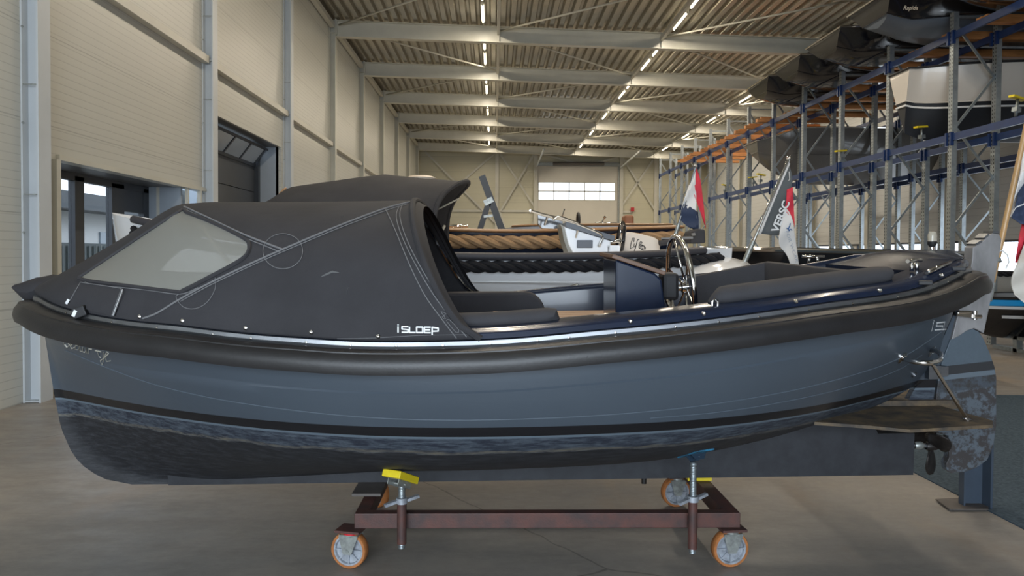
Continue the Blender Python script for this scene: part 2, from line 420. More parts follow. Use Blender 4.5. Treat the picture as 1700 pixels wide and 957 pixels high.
# end-wall steelwork
m = MB()
for px in (825, 889, 1031, 1088):
    x = W(px, 300, YB).x; m.box((x, YB-0.12, 4.2), (0.22, 0.2, 8.4))
x0, x1 = W(700, 300, YB).x, W(1180, 300, YB).x; zg = W(760, 350, YB).z
m.box(((XL+DX0)/2, YB-0.06, zg), (DX0-XL, 0.1, 0.14)); m.box(((DX1+9)/2, YB-0.06, zg), (9-DX1, 0.1, 0.14))
def br(a, b, wd=0.12): m.bar(W(*a, YB-0.14), W(*b, YB-0.14), 0.05, wd)
br((700, 246), (822, 370)); br((822, 254), (735, 330)); br((828, 252), (893, 352)); br((889, 252), (830, 352)); br((830, 352), (845, 400)); br((893, 354), (870, 400))
br((1030, 256), (1088, 350)); br((1084, 266), (1030, 345)); br((900, 256), (960, 272)); br((1025, 262), (985, 272)); br((1030, 352), (1060, 400))
struct(m.build('trim_4', CREAM), 'cream columns, girt and cross bracing on the end wall', 'steelwork')
tb = thing('door_3', 'white overhead door with two rows of windows in the end wall', 'door', ((DX0+DX1)/2, YB-0.1, 0)); tb['kind'] = 'structure'
m = MB(); DW = DX1-DX0
ex0, ex1 = DX0+0.12, DX1-0.18
m.box(((DX0+DX1)/2, YB, dz0/2), (DW, 0.06, dz0)); m.box(((DX0+DX1)/2, YB, (dz1+dtop+0.3)/2), (DW, 0.06, dtop+0.3-dz1))
m.box(((DX0+ex0)/2, YB, (dz0+dz1)/2), (ex0-DX0, 0.06, dz1-dz0)); m.box(((DX1+ex1)/2, YB, (dz0+dz1)/2), (DX1-ex1, 0.06, dz1-dz0))
m.build('door_leaf', mat('white_door', (0.62, 0.59, 0.52), 0.4, 0, 0.05, 1), tb)
m = MB()
for k in range(6): m.box((lerp(ex0, ex1, k/5), YB, (dz0+dz1)/2), (0.06, 0.08, dz1-dz0))
for k in range(3): m.box(((ex0+ex1)/2, YB, lerp(dz0, dz1, k/2)), (ex1-ex0, 0.08, 0.08))
m.build('window_frame', CREAM, tb)
MB().box(((ex0+ex1)/2, YB+0.02, (dz0+dz1)/2), (ex1-ex0, 0.01, dz1-dz0)).build('window_pane', glass('window_glass', (0.8, 0.85, 0.9), 0.12), tb)
m = MB(); m.box((DX0-0.04, YB-0.06, dtop/2), (0.12, 0.12, dtop)); m.box((DX1+0.04, YB-0.06, dtop/2), (0.12, 0.12, dtop)); m.box(((DX0+DX1)/2, YB-0.1, dtop+0.12), (DW+0.3, 0.2, 0.2))
m.build('guide_rail', ZINC, tb)
m = MB(); a = W(918, 272, YB-0.4); b_ = W(1003, 272, YB-0.4); m.cyl(a, b_, 0.12); m.build('spring_shaft', mat('dark_shaft', (0.12, 0.11, 0.10), 0.5), tb)
# open gate end, out of view; wall right of it widened to block sky light
m = MB(); m.box((9.3, YF, 4.4), (9.6, 0.12, 8.8)); m.box((4.5, YF, 6.9), (19.2, 0.12, 3.6))
struct(m.build('wall_front', CLADR), 'unseen front wall around the open gate, widened to keep sky light off the racks', 'wall')

# columns: I-sections on the left wall and the right wall
def icol(x, y, s):
    m = MB(); h = roof_h(x)-0.02
    m.box((x+s*0.012, y, h/2), (0.02, 0.22, h))           # inner flange
    m.box((x+s*0.178, y, h/2), (0.02, 0.22, h))           # outer flange
    m.box((x+s*0.095, y, h/2), (0.15, 0.012, h))          # web
    for z in (0.012, 4.86, h-0.40): m.box((x+s*0.095, y, z), (0.17, 0.20, 0.014))
    return m
for k, y in enumerate(COLY):
    struct(icol(XC, y+0.11, -1).build('column', CREAM2 if y < 19 else CREAM), 'cream steel column on the left wall', 'column')
    struct(icol(XR-0.2, y+0.11, 1).build('column', CREAM), 'steel column on the right wall', 'column')
# girts along the left wall
m = MB()
for a, b_ in zip(COLY, COLY[1:]):
    m.box((XL+0.07, (a+b_)/2+0.11, 4.86), (0.12, b_-a-0.24, 0.12)); 
    m.box((XL+0.10, (a+b_)/2+0.11, 8.40), (0.14, b_-a-0.24, 0.14))
struct(m.build('wall_girt', CREAM), 'cream girts between the left wall columns', 'girt')
m = MB()
for k, y in enumerate(COLY[1:4]):
    for z in ((1.2, 3.0, 4.2, 5.6) if k else (3.35, 4.35, 2.2)):
        m.box((XL+0.10, y-0.006, z), (0.14, 0.006, 0.012)); m.cyl((XL+0.03, y+0.0, z-0.4), (XL+0.03, y-0.012, z-0.4), 0.012)
struct(m.build('column_bolts', ZINC), 'bolts and cleats on the columns', 'bolts')

# rafters (sloping I-beams)
for k, y in enumerate(COLY):
    m = MB(); yy = y+0.11
    for z, hh, ww in ((0, 0.02, 0.24), (-0.46, 0.02, 0.24), (-0.23, 0.45, 0.016)):
        m.bar((XC, yy, roof_h(XC)+z-0.07), (XR, yy, roof_h(XR)+z-0.07), ww, hh)
    m.box((XC+0.02, yy, roof_h(XC)-0.26), (0.03, 0.22, 0.46))
    for x in (0.1, 5.0, 10.0): m.box((x, yy, roof_h(x)-0.30), (0.012, 0.2, 0.44))
    struct(m.build('roof_beam', CREAM), 'cream steel rafter under the roof deck', 'beam')
# trapezoidal roof deck, ribs along the hall
m = MB(); prof = []; x = XL-0.1; pitch = 0.29
while x < XR+0.1:
    for dx, dz in ((0, 0), (0.13, 0), (0.175, 0.105), (0.245, 0.105)): prof.append((x+dx, roof_h(x+dx)+dz))
    x += pitch
ys = [YF, YB+0.1]
m.loft([[Vector((px, y, pz)) for px, pz in prof] for y in ys], smooth=False)
m.box((4.5, (YF+YB)/2, 8.90), (19.4, YB-YF, 0.06))
struct(m.build('ceiling', mat('roof_deck', (0.52, 0.48, 0.40), 0.27, 0.65, 0.10, 1.5), recalc=False), 'profiled steel roof deck with ribs running down the hall', 'ceiling')
# longitudinal ties and wind bracing
m = MB()
for x in (0.08, 5.0, 10.0):
    z = roof_h(x)-0.24; m.bar((x, YF, z), (x, YB, z), 0.09, 0.12)
struct(m.build('roof_tie', CREAM), 'cream ties running along the roof', 'tie')
m = MB()
for k in range(1, len(COLY)-1):
    y0, y1 = COLY[k]+0.2, COLY[k+1]
    for (xa, xb) in ((XC+0.1, 0.05), (0.1, 4.95), (5.05, 9.95), (10.05, 13.7)):
        if (k % 2): xa, xb = xb, xa
        if k in (3, 6) and xa < 0: continue
        m.cyl((xa, y0, roof_h(xa)-0.20), (xb, y1, roof_h(xb)-0.20), 0.028, 8)
struct(m.build('roof_bracing', CREAM), 'thin diagonal wind bracing tubes under the roof', 'bracing')

# fluorescent lamps: three rows, two per bay
TUBE = emis('lamp_tube', (1.0, 0.88, 0.66), 18.0)
rows = ((-0.37, 'left'), (5.25, 'middle'), (10.4, 'right'))
proto = None; cnt = 0
for ri, (x, rn) in enumerate(rows):
    for k in range(0, 9):
        for j in (0, 1):
            y = COLY[k]+0.95+j*1.95
            if y < 22 and ri == 2: continue
            z = roof_h(x)-0.10
            if proto is None:
                t = thing('ceiling_lamp', '', 'lamp', (x, y, z), 'ceiling lamps')
                m = MB(); m.box((x, y+0.75, z+0.035), (0.10, 1.56, 0.05)); m.box((x, y-0.01, z), (0.05, 0.03, 0.06)); m.box((x, y+1.51, z), (0.05, 0.03, 0.06)); m.build('housing', mat('white_lamp', (0.7, 0.68, 0.6), 0.4), t)
                m = MB(); m.cyl((x, y, z-0.01), (x, y+1.5, z-0.01), 0.018, 8); m.build('fluorescent_tube', TUBE, t)
                proto = t
            else:
                t = copy_tree(proto); t.location = (x, y, z)
            t['label'] = 'tube lamp of the %s roof row, %s one of bay %s from the camera' % (rn, ('nearer', 'farther')[j], ORD[k])
        if ri == 2 and COLY[k] < 20: continue
        a = area('lamp_light', (x, COLY[k]+2.6, roof_h(x)-0.15), (0.12, 3.2), LAMP_W, (1.0, 0.88, 0.71))
m = MB()
for x, rn in rows: m.bar((x, COLY[0], roof_h(x)-0.035), (x, YB-1, roof_h(x)-0.035), 0.05, 0.03)
struct(m.build('lamp_track', CREAM), 'mounting rails of the lamps', 'rail')

# suspended rods of the end door rails
for a, b_ in (((891, 276), (903, 248)), ((1030, 279), (1063, 251))):
    m = MB(); m.bar(W(*a, 46), W(*b_, 38), 0.06, 0.10); struct(m.build('door_track', ZINC), 'hanging track of the end door', 'track')

# red button box, junction boxes on the end wall
p = W(1050, 348, YB-0.2)
m = MB(); m.box(p, (0.22, 0.12, 0.26)); m.box(p+Vector((0, -0.07, 0)), (0.10, 0.04, 0.10)); tag(m.build('fire_alarm_box', RED), 'small red box on the end wall girt right of the door', 'alarm box')

# carpet
c = [WZ(1510, 783), WZ(1712, 886), WZ(1800, 700), WZ(1650, 656)]
c = [WZ(1512, 783), WZ(1725, 893), Vector((8.4, 3.6, 0)), Vector((8.4, 8.4, 0)), WZ(1652, 657), Vector((WZ(1512, 783).x, 8.9, 0))]
c = [Vector((p.x, p.y, 0.0)) for p in c]
m = MB(); m.prism(c, (0, 0, 0.008))
tag(m.build('carpet', mat('blue_grey_carpet', (0.070, 0.098, 0.125), 0.95, 0, 0, 45, col2=(0.040, 0.056, 0.075), bump=0.8, bs=160, spec=0.1)), 'blue-grey needle felt carpet on the floor behind the rudder', 'carpet')

# ---- outside, seen through the doors
t = thing('white_building', 'white flat-roofed building outside the glazed doors', 'building', (-22, 40, -0.27))
MB().box((-24, 40, 1.7), (4, 60, 4.0)).build('wall', mat('white_render', (0.8, 0.8, 0.8), 0.7), t)
MB().box((-23.2, 40, 4.12), (5.4, 61, 0.84)).build('fascia', mat('dark_fascia', (0.05, 0.06, 0.07), 0.5), t)
m = MB(); 
for k in range(6): m.box((-21.95, 22+k*7, 2.0), (0.1, 1.2, 1.4))
m.build('window', mat('far_window', (0.3, 0.36, 0.42), 0.2), t)
t = thing('container', 'dark container standing outside the glazed doors', 'container', (-18.5, 34, -0.27))
m = MB(); m.box((-18.5, 34, 0.85), (2.2, 12, 2.24))
for k in range(30): m.box((-17.36, 28.3+k*0.4, 0.85), (0.06, 0.18, 2.0))
m.build('shell', mat('dark_container', (0.05, 0.065, 0.07), 0.5), t)
m = MB()
for k in range(4): m.cyl((-17.32, 33.2+k*0.4, 0.0), (-17.32, 33.2+k*0.4, 1.9), 0.02)
m.build('lock_rod', ZINC, t)

# ============================================================ THE GREY-BLUE SLOOP ON ITS DOLLY
BOATP = Vector((0.05, 4.27, 0.322)); HEEL, TRIM = R(1.4), R(0.75)
BM = Matrix.Translation(BOATP) @ Matrix.Rotation(HEEL, 4, 'X') @ Matrix.Rotation(-TRIM, 4, 'Y')
BI = BM.inverted(); BO = BI @ CAMP
def BL(px, py, yl):
    d = BI.to_3x3() @ ray(px, py); t = (yl-BO.y)/d.y; return BO + d*t
def BLX(px, py, xl):
    d = BI.to_3x3() @ ray(px, py); t = (xl-BO.x)/d.x; return BO + d*t
def BLZ(px, py, zl):
    d = BI.to_3x3() @ ray(px, py); t = (zl-BO.z)/d.z; return BO + d*t
XB = BL(74, 505, 0).x; XS = BL(1577, 450, 0).x; BMAX = 1.05
XM = XB+(XS-XB)*0.50
def plan(x, v=1.0):
    """half breadth fraction at station x for level v (0 keel..1 sheer)"""
    if x < XM:
        t = min(1, max(0, (XM-x)/(XM-XB))); a, g = 2.3, lerp(1.25, 0.62, v**1.3)
    else:
        t = min(1, max(0, (x-XM)/(XS-XM))); a, g = 2.5, lerp(1.7, 0.50, v**1.1)
    return max(0.0, 1-t**a)**g
def hb(x): return BMAX*plan(x)
STRIP = [(70, 500), (100, 515), (160, 530), (230, 541), (300, 548), (400, 560), (500, 568), (600, 574), (720, 574), (850, 569), (1000, 555), (1100, 545.5), (1230, 530), (1370, 510), (1500, 491), (1560, 472), (1596, 452)]
ZS = []
for px, py in STRIP:
    y = -0.5
    for _ in range(12):
        p = BL(px, py, y); y = -hb(min(max(p.x, XB+0.002), XS-0.002))
    ZS.append((p.x, p.z))
ZS.sort()
def zsh(x): return spline(x, ZS)-0.018       # top of hull / underside of the steel strip
STEM = [BL(px, py, 0) for px, py in ((222, 801), (185, 797), (150, 780), (125, 755), (105, 710), (93, 650), (78, 555), (74, 505))]
STEMP = sorted((p.z, p.x) for p in STEM)
STEMP[0] = (0.0, STEMP[0][1]); STEMP[-1] = (zsh(XB), XB)
STERN = [BL(px, py, 0) for px, py in ((1440, 663), (1490, 652), (1528, 635), (1555, 590), (1572, 520), (1577, 455))]
STERNP = sorted((p.z, p.x) for p in STERN); STERNP[-1] = (zsh(XS), XS)
ZK1 = STERNP[0][0]
ZKP = [(0.0, 0.0), (0.12, 0.0), (0.22, 0.03), (0.35, 0.06), (0.5, 0.075), (0.66, 0.095), (0.78, 0.17), (0.88, 0.27), (0.95, 0.34), (1.0, ZK1)]
MIDS = [(0, 0.028), (0.06, 0.20), (0.14, 0.42), (0.24, 0.64), (0.36, 0.80), (0.5, 0.90), (0.66, 0.96), (0.82, 0.99), (1, 1.0)]
def hullpt(u, v):
    z_at = lambda v_: v_
    xb = interp(v*STEMP[-1][0], STEMP); zlo = spline(u, ZKP)
    xs = interp(lerp(ZK1, STERNP[-1][0], v), STERNP)
    uu = (1-math.cos(PI*u))/2*0.55+u*0.45
    x = lerp(xb, xs, uu)
    zk = spline(uu, ZKP); zt = zsh(x); z = lerp(zk, zt, v)
    e = abs(2*uu-1)**2.2
    sec = lerp(spline(v, MIDS), min(1, 0.02+v**(0.95 if uu < 0.5 else 0.62)), e)
    # plan fraction measured on this level's own length
    t = abs(2*uu-1); aft = uu > 0.5
    a = 2.5 if aft else 2.3
    g = lerp(0.88, 0.50, v**1.0) if aft else lerp(1.15, 0.62, v**1.3)
    y = BMAX*max(0, 1-t**a)**g*sec
    # overlapping strake steps
    if v < 0.775: y += 0.007*(1-t**4)
    y = max(y, 0.022)
    return Vector((x, -y, z))
VS = [0, .03, .06, .10, .14, .19, .24, .29, .34, .39, .44, .50, .56, .60, .64, .68, .72, .765, .775, .785, .82, .87, .92, .96, 1.0]
US = [i/72 for i in range(73)]

def hull_mat():
    m, t, b = _new('sloop_hull_paint'); n = N(t); v, x, y, z = n.xyz()
    # waterline rises a little towards bow and stern
    q = n.m('SUBTRACT', z, n.m('ADD', n.m('MULTIPLY', n.m('POWER', n.m('ABSOLUTE', n.m('SUBTRACT', x, -0.2)), 2.0), 0.0), 0))
    nz = n.noise(v, 6, 5, 0.6, (1, 1, 3)); nf = n.noise(v, 26, 6, 0.75, (0.35, 1, 2.2))
    grey = n.mix(n.ramp(n.noise(v, 0.9, 3), 0.3, 0.7), (0.052, 0.066, 0.084), (0.060, 0.076, 0.096))
    ANTI = n.mix(n.ramp(nf, 0.45, 0.72), (0.012, 0.013, 0.016), (0.040, 0.043, 0.050))
    scum = n.mix(n.ramp(nf, 0.42, 0.62), (0.016, 0.021, 0.034), (0.070, 0.088, 0.11))
    wl = HWL
    s0 = n.m('GREATER_THAN', q, wl)                       # above stripe
    s1 = n.m('GREATER_THAN', q, wl-0.048)                 # stripe
    s2 = n.m('GREATER_THAN', q, n.m('ADD', wl-0.066, n.m('MULTIPLY', nf, 0.012)))  # thin pale line
    s3 = n.m('GREATER_THAN', q, n.m('ADD', wl-0.175, n.m('MULTIPLY', nz, 0.05)))  # blue weathered band
    lime = n.ramp(n.m('ABSOLUTE', n.m('SUBTRACT', q, n.m('ADD', wl-0.165, n.m('MULTIPLY', nz, 0.05)))), 0.013, 0.0)
    c = n.mix(s3, ANTI, scum)
    c = n.mix(n.m('MULTIPLY', lime, n.ramp(nf, 0.35, 0.6)), c, (0.13, 0.115, 0.085))
    c = n.mix(s2, c, (0.10, 0.13, 0.16)); c = n.mix(s1, c, (0.010, 0.010, 0.012)); c = n.mix(s0, c, grey)
    n.l(c, b.inputs['Base Color'])
    n.l(n.m('SUBTRACT', 0.62, n.m('MULTIPLY', s1, 0.30)), b.inputs['Roughness'])
    n.bump(nf, 0.12, 0.004, b)
    return m
HWL = 0.545
HULLM = hull_mat()
ROOT = thing('sloop', 'large grey-blue sloop with charcoal spray hood standing on a rusty wheeled frame', 'boat', (0, 0, 0))
ROOT.location = BOATP; ROOT.rotation_euler = BM.to_euler(); OFF[ROOT.name] = Vector()
m = MB()
near = [[hullpt(u, v) for v in VS] for u in US]
rows = []
for r_ in near: rows.append(r_[::-1] + [Vector((p.x, -p.y, p.z)) for p in r_])
m.loft(rows)
m.add(rows[0], [list(range(len(rows[0])))]); m.add(rows[-1], [list(range(len(rows[-1])))])
hull = m.build('hull', HULLM, ROOT)
HB = bvh_of(hull)

# the long keel under the canoe body
kx0, kx1 = BL(285, 790, 0).x, BL(1509, 790, 0).x
m = MB(); top = []; bot = []
n_ = 40
prof_top = [lerp(kx0, kx1, i/n_) for i in range(n_+1)]
def keel_top(x):
    u = (x-STEMP[0][1])/(STERNP[0][1]-STEMP[0][1]); return spline(min(max(u, 0), 1), ZKP)+0.06
rows = []
for x in prof_top:
    zt = keel_top(x) if x < 2.05 else BL(1509, 716, 0).z
    zt = max(zt, 0.06)
    rows.append([Vector((x, y, z)) for y, z in ((-0.045, 0.0), (-0.05, zt), (0.05, zt), (0.045, 0.0))])
m.loft(rows, cv=True, smooth=False); m.add(rows[0], [(0, 1, 2, 3)]); m.add(rows[-1], [(0, 1, 2, 3)])
m.build('keel', mat('keel_antifouling', (0.011, 0.012, 0.016), 0.6, 0, 0, 14, col2=(0.020, 0.022, 0.027), bump=0.1), ROOT)

def hull_b(x, z):
    h = HB.ray_cast(Vector((x, 0, z)), Vector((0, -1, 0))); return abs(h[0].y) if h[0] is not None else 0.0
# sheer loop (closed) with outward normals
xs_ = []
for i in range(121):
    t = i/120; xs_.append(XB+(XS-XB)*(1-math.cos(PI*t))/2)
side = [Vector((x, -hb(x), zsh(x))) for x in xs_]
loop = side + [Vector((p.x, -p.y, p.z)) for p in side[-2:0:-1]]
def normals(lp):
    out = []; n = len(lp)
    for i in range(n):
        d = lp[(i+1) % n]-lp[i-1]; d.z = 0
        if d.length < 1e-6: d = Vector((0, 1, 0))
        d.normalize(); out.append(Vector((d.y, -d.x, 0)))
    return out
NL = normals(loop)
def sweep(prof, closed_prof=False, a=0, b_=None, lp=None, nl=None):
    lp = lp or loop; nl = nl or NL
    idx = list(range(len(lp))) if b_ is None else [i % len(lp) for i in range(a, b_)]
    rows = []
    for i in idx:
        row = []
        for o_, h in prof:
            if o_ < 0 and abs(nl[i].y*o_) > abs(lp[i].y)*0.96: o_ = -abs(lp[i].y)*0.96/max(1e-4, abs(nl[i].y))
            if h < -0.1:
                zz = 0.0
                while zz > h and min(hull_b(lp[i].x+nl[i].x*o_, lp[i].z+zz-0.05), hull_b(lp[i].x, lp[i].z+zz-0.05)) > abs(lp[i].y+nl[i].y*o_)+0.03: zz -= 0.03
                h = zz
            row.append(lp[i]+nl[i]*o_+Vector((0, 0, h)))
        rows.append(row)
    return rows, b_ is None
def swept(name, prof, m_, cp=False, parent=ROOT, a=0, b_=None, smooth=True):
    m = MB(); rows, cl = sweep(prof, cp, a, b_); m.loft(rows, cv=cp, cu=cl, smooth=smooth)
    if not cl and cp: m.add(rows[0], [list(range(len(prof)))]); m.add(rows[-1], [list(range(len(prof)))])
    return m.build(name, m_, parent)
fr = 0.072
swept('rubber_fender', [(0.040+fr*1.0*math.cos(a), -0.060+fr*math.sin(a)) for a in [2*PI*k/14 for k in range(14)]], RUBBER, True)
swept('steel_strip', [(-0.01, 0.0), (0.014, 0.004), (0.018, 0.018), (0.014, 0.034), (-0.01, 0.036)], STEELB, True, smooth=False)
# screws on the strip
for px in list(range(120, 1600, 76)):
    j = min(range(121), key=lambda k: abs(PX(BM @ (side[k]+Vector((0, 0, 0.018))))[0]-px))
    c = loop[j]+NL[j]*0.018+Vector((0, 0, 0.02)); m = MB(); m.lathe([(0.006, 0), (0.005, 0.003), (0.0, 0.004)], c, NL[j], 8)
    m.build('strip_screw', CHROME, ROOT)
# gunwale: navy glossy rim with inner wall
rim = [(-0.012, 0.034), (0.0, 0.040), (0.002, 0.062), (-0.012, 0.076), (-0.05, 0.084), (-0.12, 0.088), (-0.15, 0.088), (-0.160, 0.078), (-0.165, 0.05), (-0.170, -0.42)]
swept('gunwale', rim, NAVY)
# cockpit sole, fore deck plate, stern deck plate
def inner(x, off=0.168): return max(0.0, hb(x)-off)
def plate(name, x0, x1, dz, mt, th=0.02, off=0.168, camber=0.0):
    m = MB(); rows = []; xa = [lerp(x0, x1, i/30) for i in range(31)]
    for x in xa:
        b_ = inner(x, off); row = []
        for k in range(-8, 9):
            s = k/8; row.append(Vector((x, s*b_, (dz if isinstance(dz, float) and abs(dz) < 0.3 else 0)+ (zsh(x) if abs(dz) < 0.3 else dz)+camber*(1-s*s))))
        rows.append(row)
    m.loft(rows); return m.build(name, mt, ROOT)
XI0 = XB+0.20; XI1 = XS-0.20
xd = BL(1290, 440, 0).x
plate('fore_deck', XI0-0.06, -1.75, 0.06, NAVY, camber=0.03)
sd = plate('aft_deck', 1.85, XI1+0.10, 0.0, mat('dark_deck', (0.030, 0.030, 0.032), 0.22, 0, 0.3, 9, coat=0.3), camber=0.02)
def hull_b(x, z):
    h = HB.ray_cast(Vector((x, 0, z)), Vector((0, -1, 0))); return abs(h[0].y) if h[0] is not None else 0.0
m = MB(); rows = []
for i in range(25):
    x = lerp(-1.70, 1.72, i/24); b_ = max(0.05, min(hull_b(x, 0.50)-0.03, inner(x))); rows.append([Vector((x, b_*k/4, 0.50)) for k in range(-4, 5)])
m.loft(rows); m.build('cockpit_sole', TEAK, ROOT)
for x in (1.74, -1.72):
    P = []
    for z in (0.50, 0.58, 0.66, 0.74, 0.82, 0.90, zsh(x)+0.04): P.append(Vector((x, -min(hull_b(x, min(z, zsh(x)-0.02))-0.02, inner(x)), z)))
    P += [Vector((p.x, -p.y, p.z)) for p in P[::-1]]
    m = MB(); m.prism(P, (0.03, 0, 0)); m.build('bulkhead', NAVY, ROOT)
# raised taffrail at the stern
xt = XS-0.50; m = MB(); rows = []
for i in range(13):
    x = lerp(xt, XS-0.03, i/12); b_ = max(0.0, hb(x)-0.03)
    rows.append([Vector((x, b_*k/6, zsh(x)+0.086+0.035*(1-(k/6)**2)*min(1, i/5))) for k in range(-6, 7)])
m.loft(rows); base = [[Vector((rows[0][k].x, rows[0][k].y, rows[0][k].z-0.05)) for k in range(13)], rows[0]]; m.loft(base)
m.build('stern_cap', NAVY, ROOT)

# snaps
SN = []
for px, py in ((232, 526), (303, 533), (408, 545), (517, 552), (628, 559)):
    SN.append((px, py))
for px in (1035, 1177, 1315, 1461, 1561):
    j = min(range(121), key=lambda k: abs(PX(BM @ (side[k]+Vector((0, 0, 0.06))))[0]-px))
    o_ = 0.012 if px > 800 else 0.030
    c = loop[j]+NL[j]*o_*0.2+Vector((0, 0, 0.062)); 
    m = MB(); m.lathe([(0.0, -0.01), (0.009, 0), (0.009, 0.012+(0.02 if px < 800 else 0)), (0.005, 0.017+(0.02 if px < 800 else 0)), (0, 0.018+(0.02 if px < 800 else 0))], c, NL[j], 10)
    m.build('snap_button', CHROME, ROOT)

# ---------------- spray hood
def hood(parent, cfg, name='spray_hood', mt=CANVAS, nu=56, nw=48):
    """cfg: foot(s)->Vector near foot, crown(s)->Vector, n(s) superellipse exponent"""
    m = MB(); rows = []
    for i in range(nu+1):
        s = i/nu; f_ = cfg['foot'](s); c = cfg['crown'](s); e = cfg['n'](s); row = []
        for k in range(nw+1):
            a = PI*k/nw; ca, sa = math.cos(a), math.sin(a)
            fy = (abs(ca)**(2/e))*(-1 if ca > 0 else 1); fz = abs(sa)**(2/e)
            p = Vector((lerp(f_.x, c.x, fz**(cfg['lean'](s) if callable(cfg['lean']) else cfg['lean'])), abs(f_.y)*fy, lerp(f_.z, c.z, fz)))
            # slack cloth
            p.y += 0.012*math.sin(9*s+5*a)*math.sin(a)*(1 if ca > 0 else -1)*min(1, s*4)
            row.append(p)
        rows.append(row)
    m.loft(rows)
    return m, rows
def on_gun(px):
    j = min(range(121), key=lambda k: abs(PX(BM @ (side[k]+Vector((0, 0, 0.06))))[0]-px)); return j
xf0, xf1 = XB+0.08, BL(798, 560, -1.04).x
CR_ = [(0.0, BL(72, 474, 0)), (0.10, BL(112, 452, 0)), (0.25, BL(165, 421, 0)), (0.40, BL(235, 381, 0)), (0.50, BL(283, 351, 0)), (0.545, BL(306, 339, 0)), (0.62, BL(350, 336, 0)), (0.75, BL(470, 336, 0)), (0.90, BL(610, 335, 0)), (1.0, BL(694, 334, 0))]
def h_foot(s):
    x = lerp(xf0, xf1, s**0.85); return Vector((x, -(hb(x)+0.004), zsh(x)+0.040))
def h_crown(s):
    return Vector((interp(s, [(a, p.x) for a, p in CR_]), 0, interp(s, [(a, p.z) for a, p in CR_])))
def h_n(s): return interp(s, [(0, 1.7), (0.3, 1.55), (0.545, 1.75), (0.8, 2.0), (1, 2.25)])
m, rows = hood(ROOT, {'foot': h_foot, 'crown': h_crown, 'n': h_n, 'lean': lambda s: lerp(1.3, 0.60, min(1, max(0, (s-0.5)/0.45)))})
WIN = sm_poly([(131, 463), (200, 417), (296, 354), (310, 354), (360, 374), (404, 396), (414, 406), (412, 420), (398, 434), (350, 460), (305, 483), (290, 485), (200, 474), (150, 468), (131, 463)], 4)
def inpoly(x, y, P):
    c = False; n = len(P)
    for i in range(n):
        x1, y1 = P[i]; x2, y2 = P[(i+1) % n]
        if (y1 > y) != (y2 > y) and x < (x2-x1)*(y-y1)/(y2-y1)+x1: c = not c
    return c
tmp = m.build('tmp_hood', CANVAS, None, off=Vector()); HOODB = bvh_of(tmp); D.objects.remove(tmp)
# finer cloth with the two side windows cut out
def refine(rows, k):
    out = []
    for i in range(len(rows)-1):
        for a in range(k):
            t = a/k; out.append([lerp(p, q, t) for p, q in zip(rows[i], rows[i+1])])
    out.append(rows[-1]); res = []
    for r_ in out:
        q = []
        for i in range(len(r_)-1):
            for a in range(k): q.append(lerp(r_[i], r_[i+1], a/k))
        q.append(r_[-1]); res.append(q)
    return res
rf = refine(rows, 3)
m = MB(); vs = [p for r_ in rf for p in r_]; b_ = len(rf[0]); fs = []
WS = 0.985
cxw = sum(p[0] for p in WIN)/len(WIN); cyw = sum(p[1] for p in WIN)/len(WIN)
WINS = [((x-cxw)*WS+cxw, (y-cyw)*WS+cyw) for x, y in WIN]
for i in range(len(rf)-1):
    for j in range(b_-1):
        c = (rf[i][j]+rf[i+1][j+1])/2; cm = Vector((c.x, -abs(c.y), c.z))
        px, py = PX(BM @ cm)
        if j < b_*0.47 or j > b_*0.53:
            if inpoly(px, py, WINS): continue
        fs.append((i*b_+j, i*b_+j+1, (i+1)*b_+j+1, (i+1)*b_+j))
m.add(vs, fs, True)
HOOD = m.build('spray_hood', CANVAS, ROOT)
so = HOOD.modifiers.new('thick', 'SOLIDIFY'); so.thickness = 0.004; so.offset = -1
def hit(px, py, bvh=None, M=None, off=0.003):
    bvh = bvh or HOODB; Mi = BI if M is None else M.inverted()
    o_ = Mi @ CAMP; d = (Mi.to_3x3() @ ray(px, py)).normalized()
    h = bvh.ray_cast(o_, d)
    if h[0] is None: return None
    nn = h[1]; nn = nn if nn.dot(d) < 0 else -nn
    return h[0]+nn*off
def mirror(o_or_mb):
    mb = MB(); 
    for p in o_or_mb.v: mb.v.append(Vector((p.x, -p.y, p.z)))
    mb.f = [f[::-1] for f in o_or_mb.f]; mb.sm = o_or_mb.sm[:]; mb.mi = o_or_mb.mi[:]; return mb
def fill_poly(P, n=36, **k):
    """patch lying on a surface, bounded by a smooth outline"""
    x0 = min(p[0] for p in P); x1 = max(p[0] for p in P); m = MB(); rows = []
    for i in range(n+1):
        x = lerp(x0+0.3, x1-0.3, i/n); ys = []
        for a in range(len(P)):
            (xa, ya), (xb, yb) = P[a], P[(a+1) % len(P)]
            if (xa > x) != (xb > x): ys.append(ya+(yb-ya)*(x-xa)/(xb-xa))
        if len(ys) < 2: continue
        lo, hi = min(ys), max(ys); row = [hit(x, lerp(lo, hi, j/14), **k) for j in range(15)]
        if any(q is None for q in row): continue
        rows.append(row)
    m.loft(rows); return m
HAZE = glass('hazy_vinyl', (0.34, 0.335, 0.30), 0.62, 0.28)
pm = fill_poly(WIN, off=0.002); pane = pm.build('window_pane', HAZE, HOOD); pane['label'] = 'hazy clear vinyl side window'
pane2 = mirror(pm).build('window_pane', HAZE, HOOD); pane2['label'] = 'hazy clear vinyl window on the far side'
def seam(pts, r=0.0022, k=5, mt=THREAD, name='seam', both=True, closed=False, parent=HOOD, flat=(1, 1), **kw):
    pp = sm_poly(pts, k); q = [hit(x, y, off=0.003, **kw) for x, y in pp]; q = [a for a in q if a is not None]
    m = MB(); m.tube(q, r, 6, flat=flat)
    m.build(name, mt, parent)
    if both and False: mirror(m).build(name, mt, parent)
bind = mat('canvas_binding', (0.028, 0.027, 0.031), 0.75)
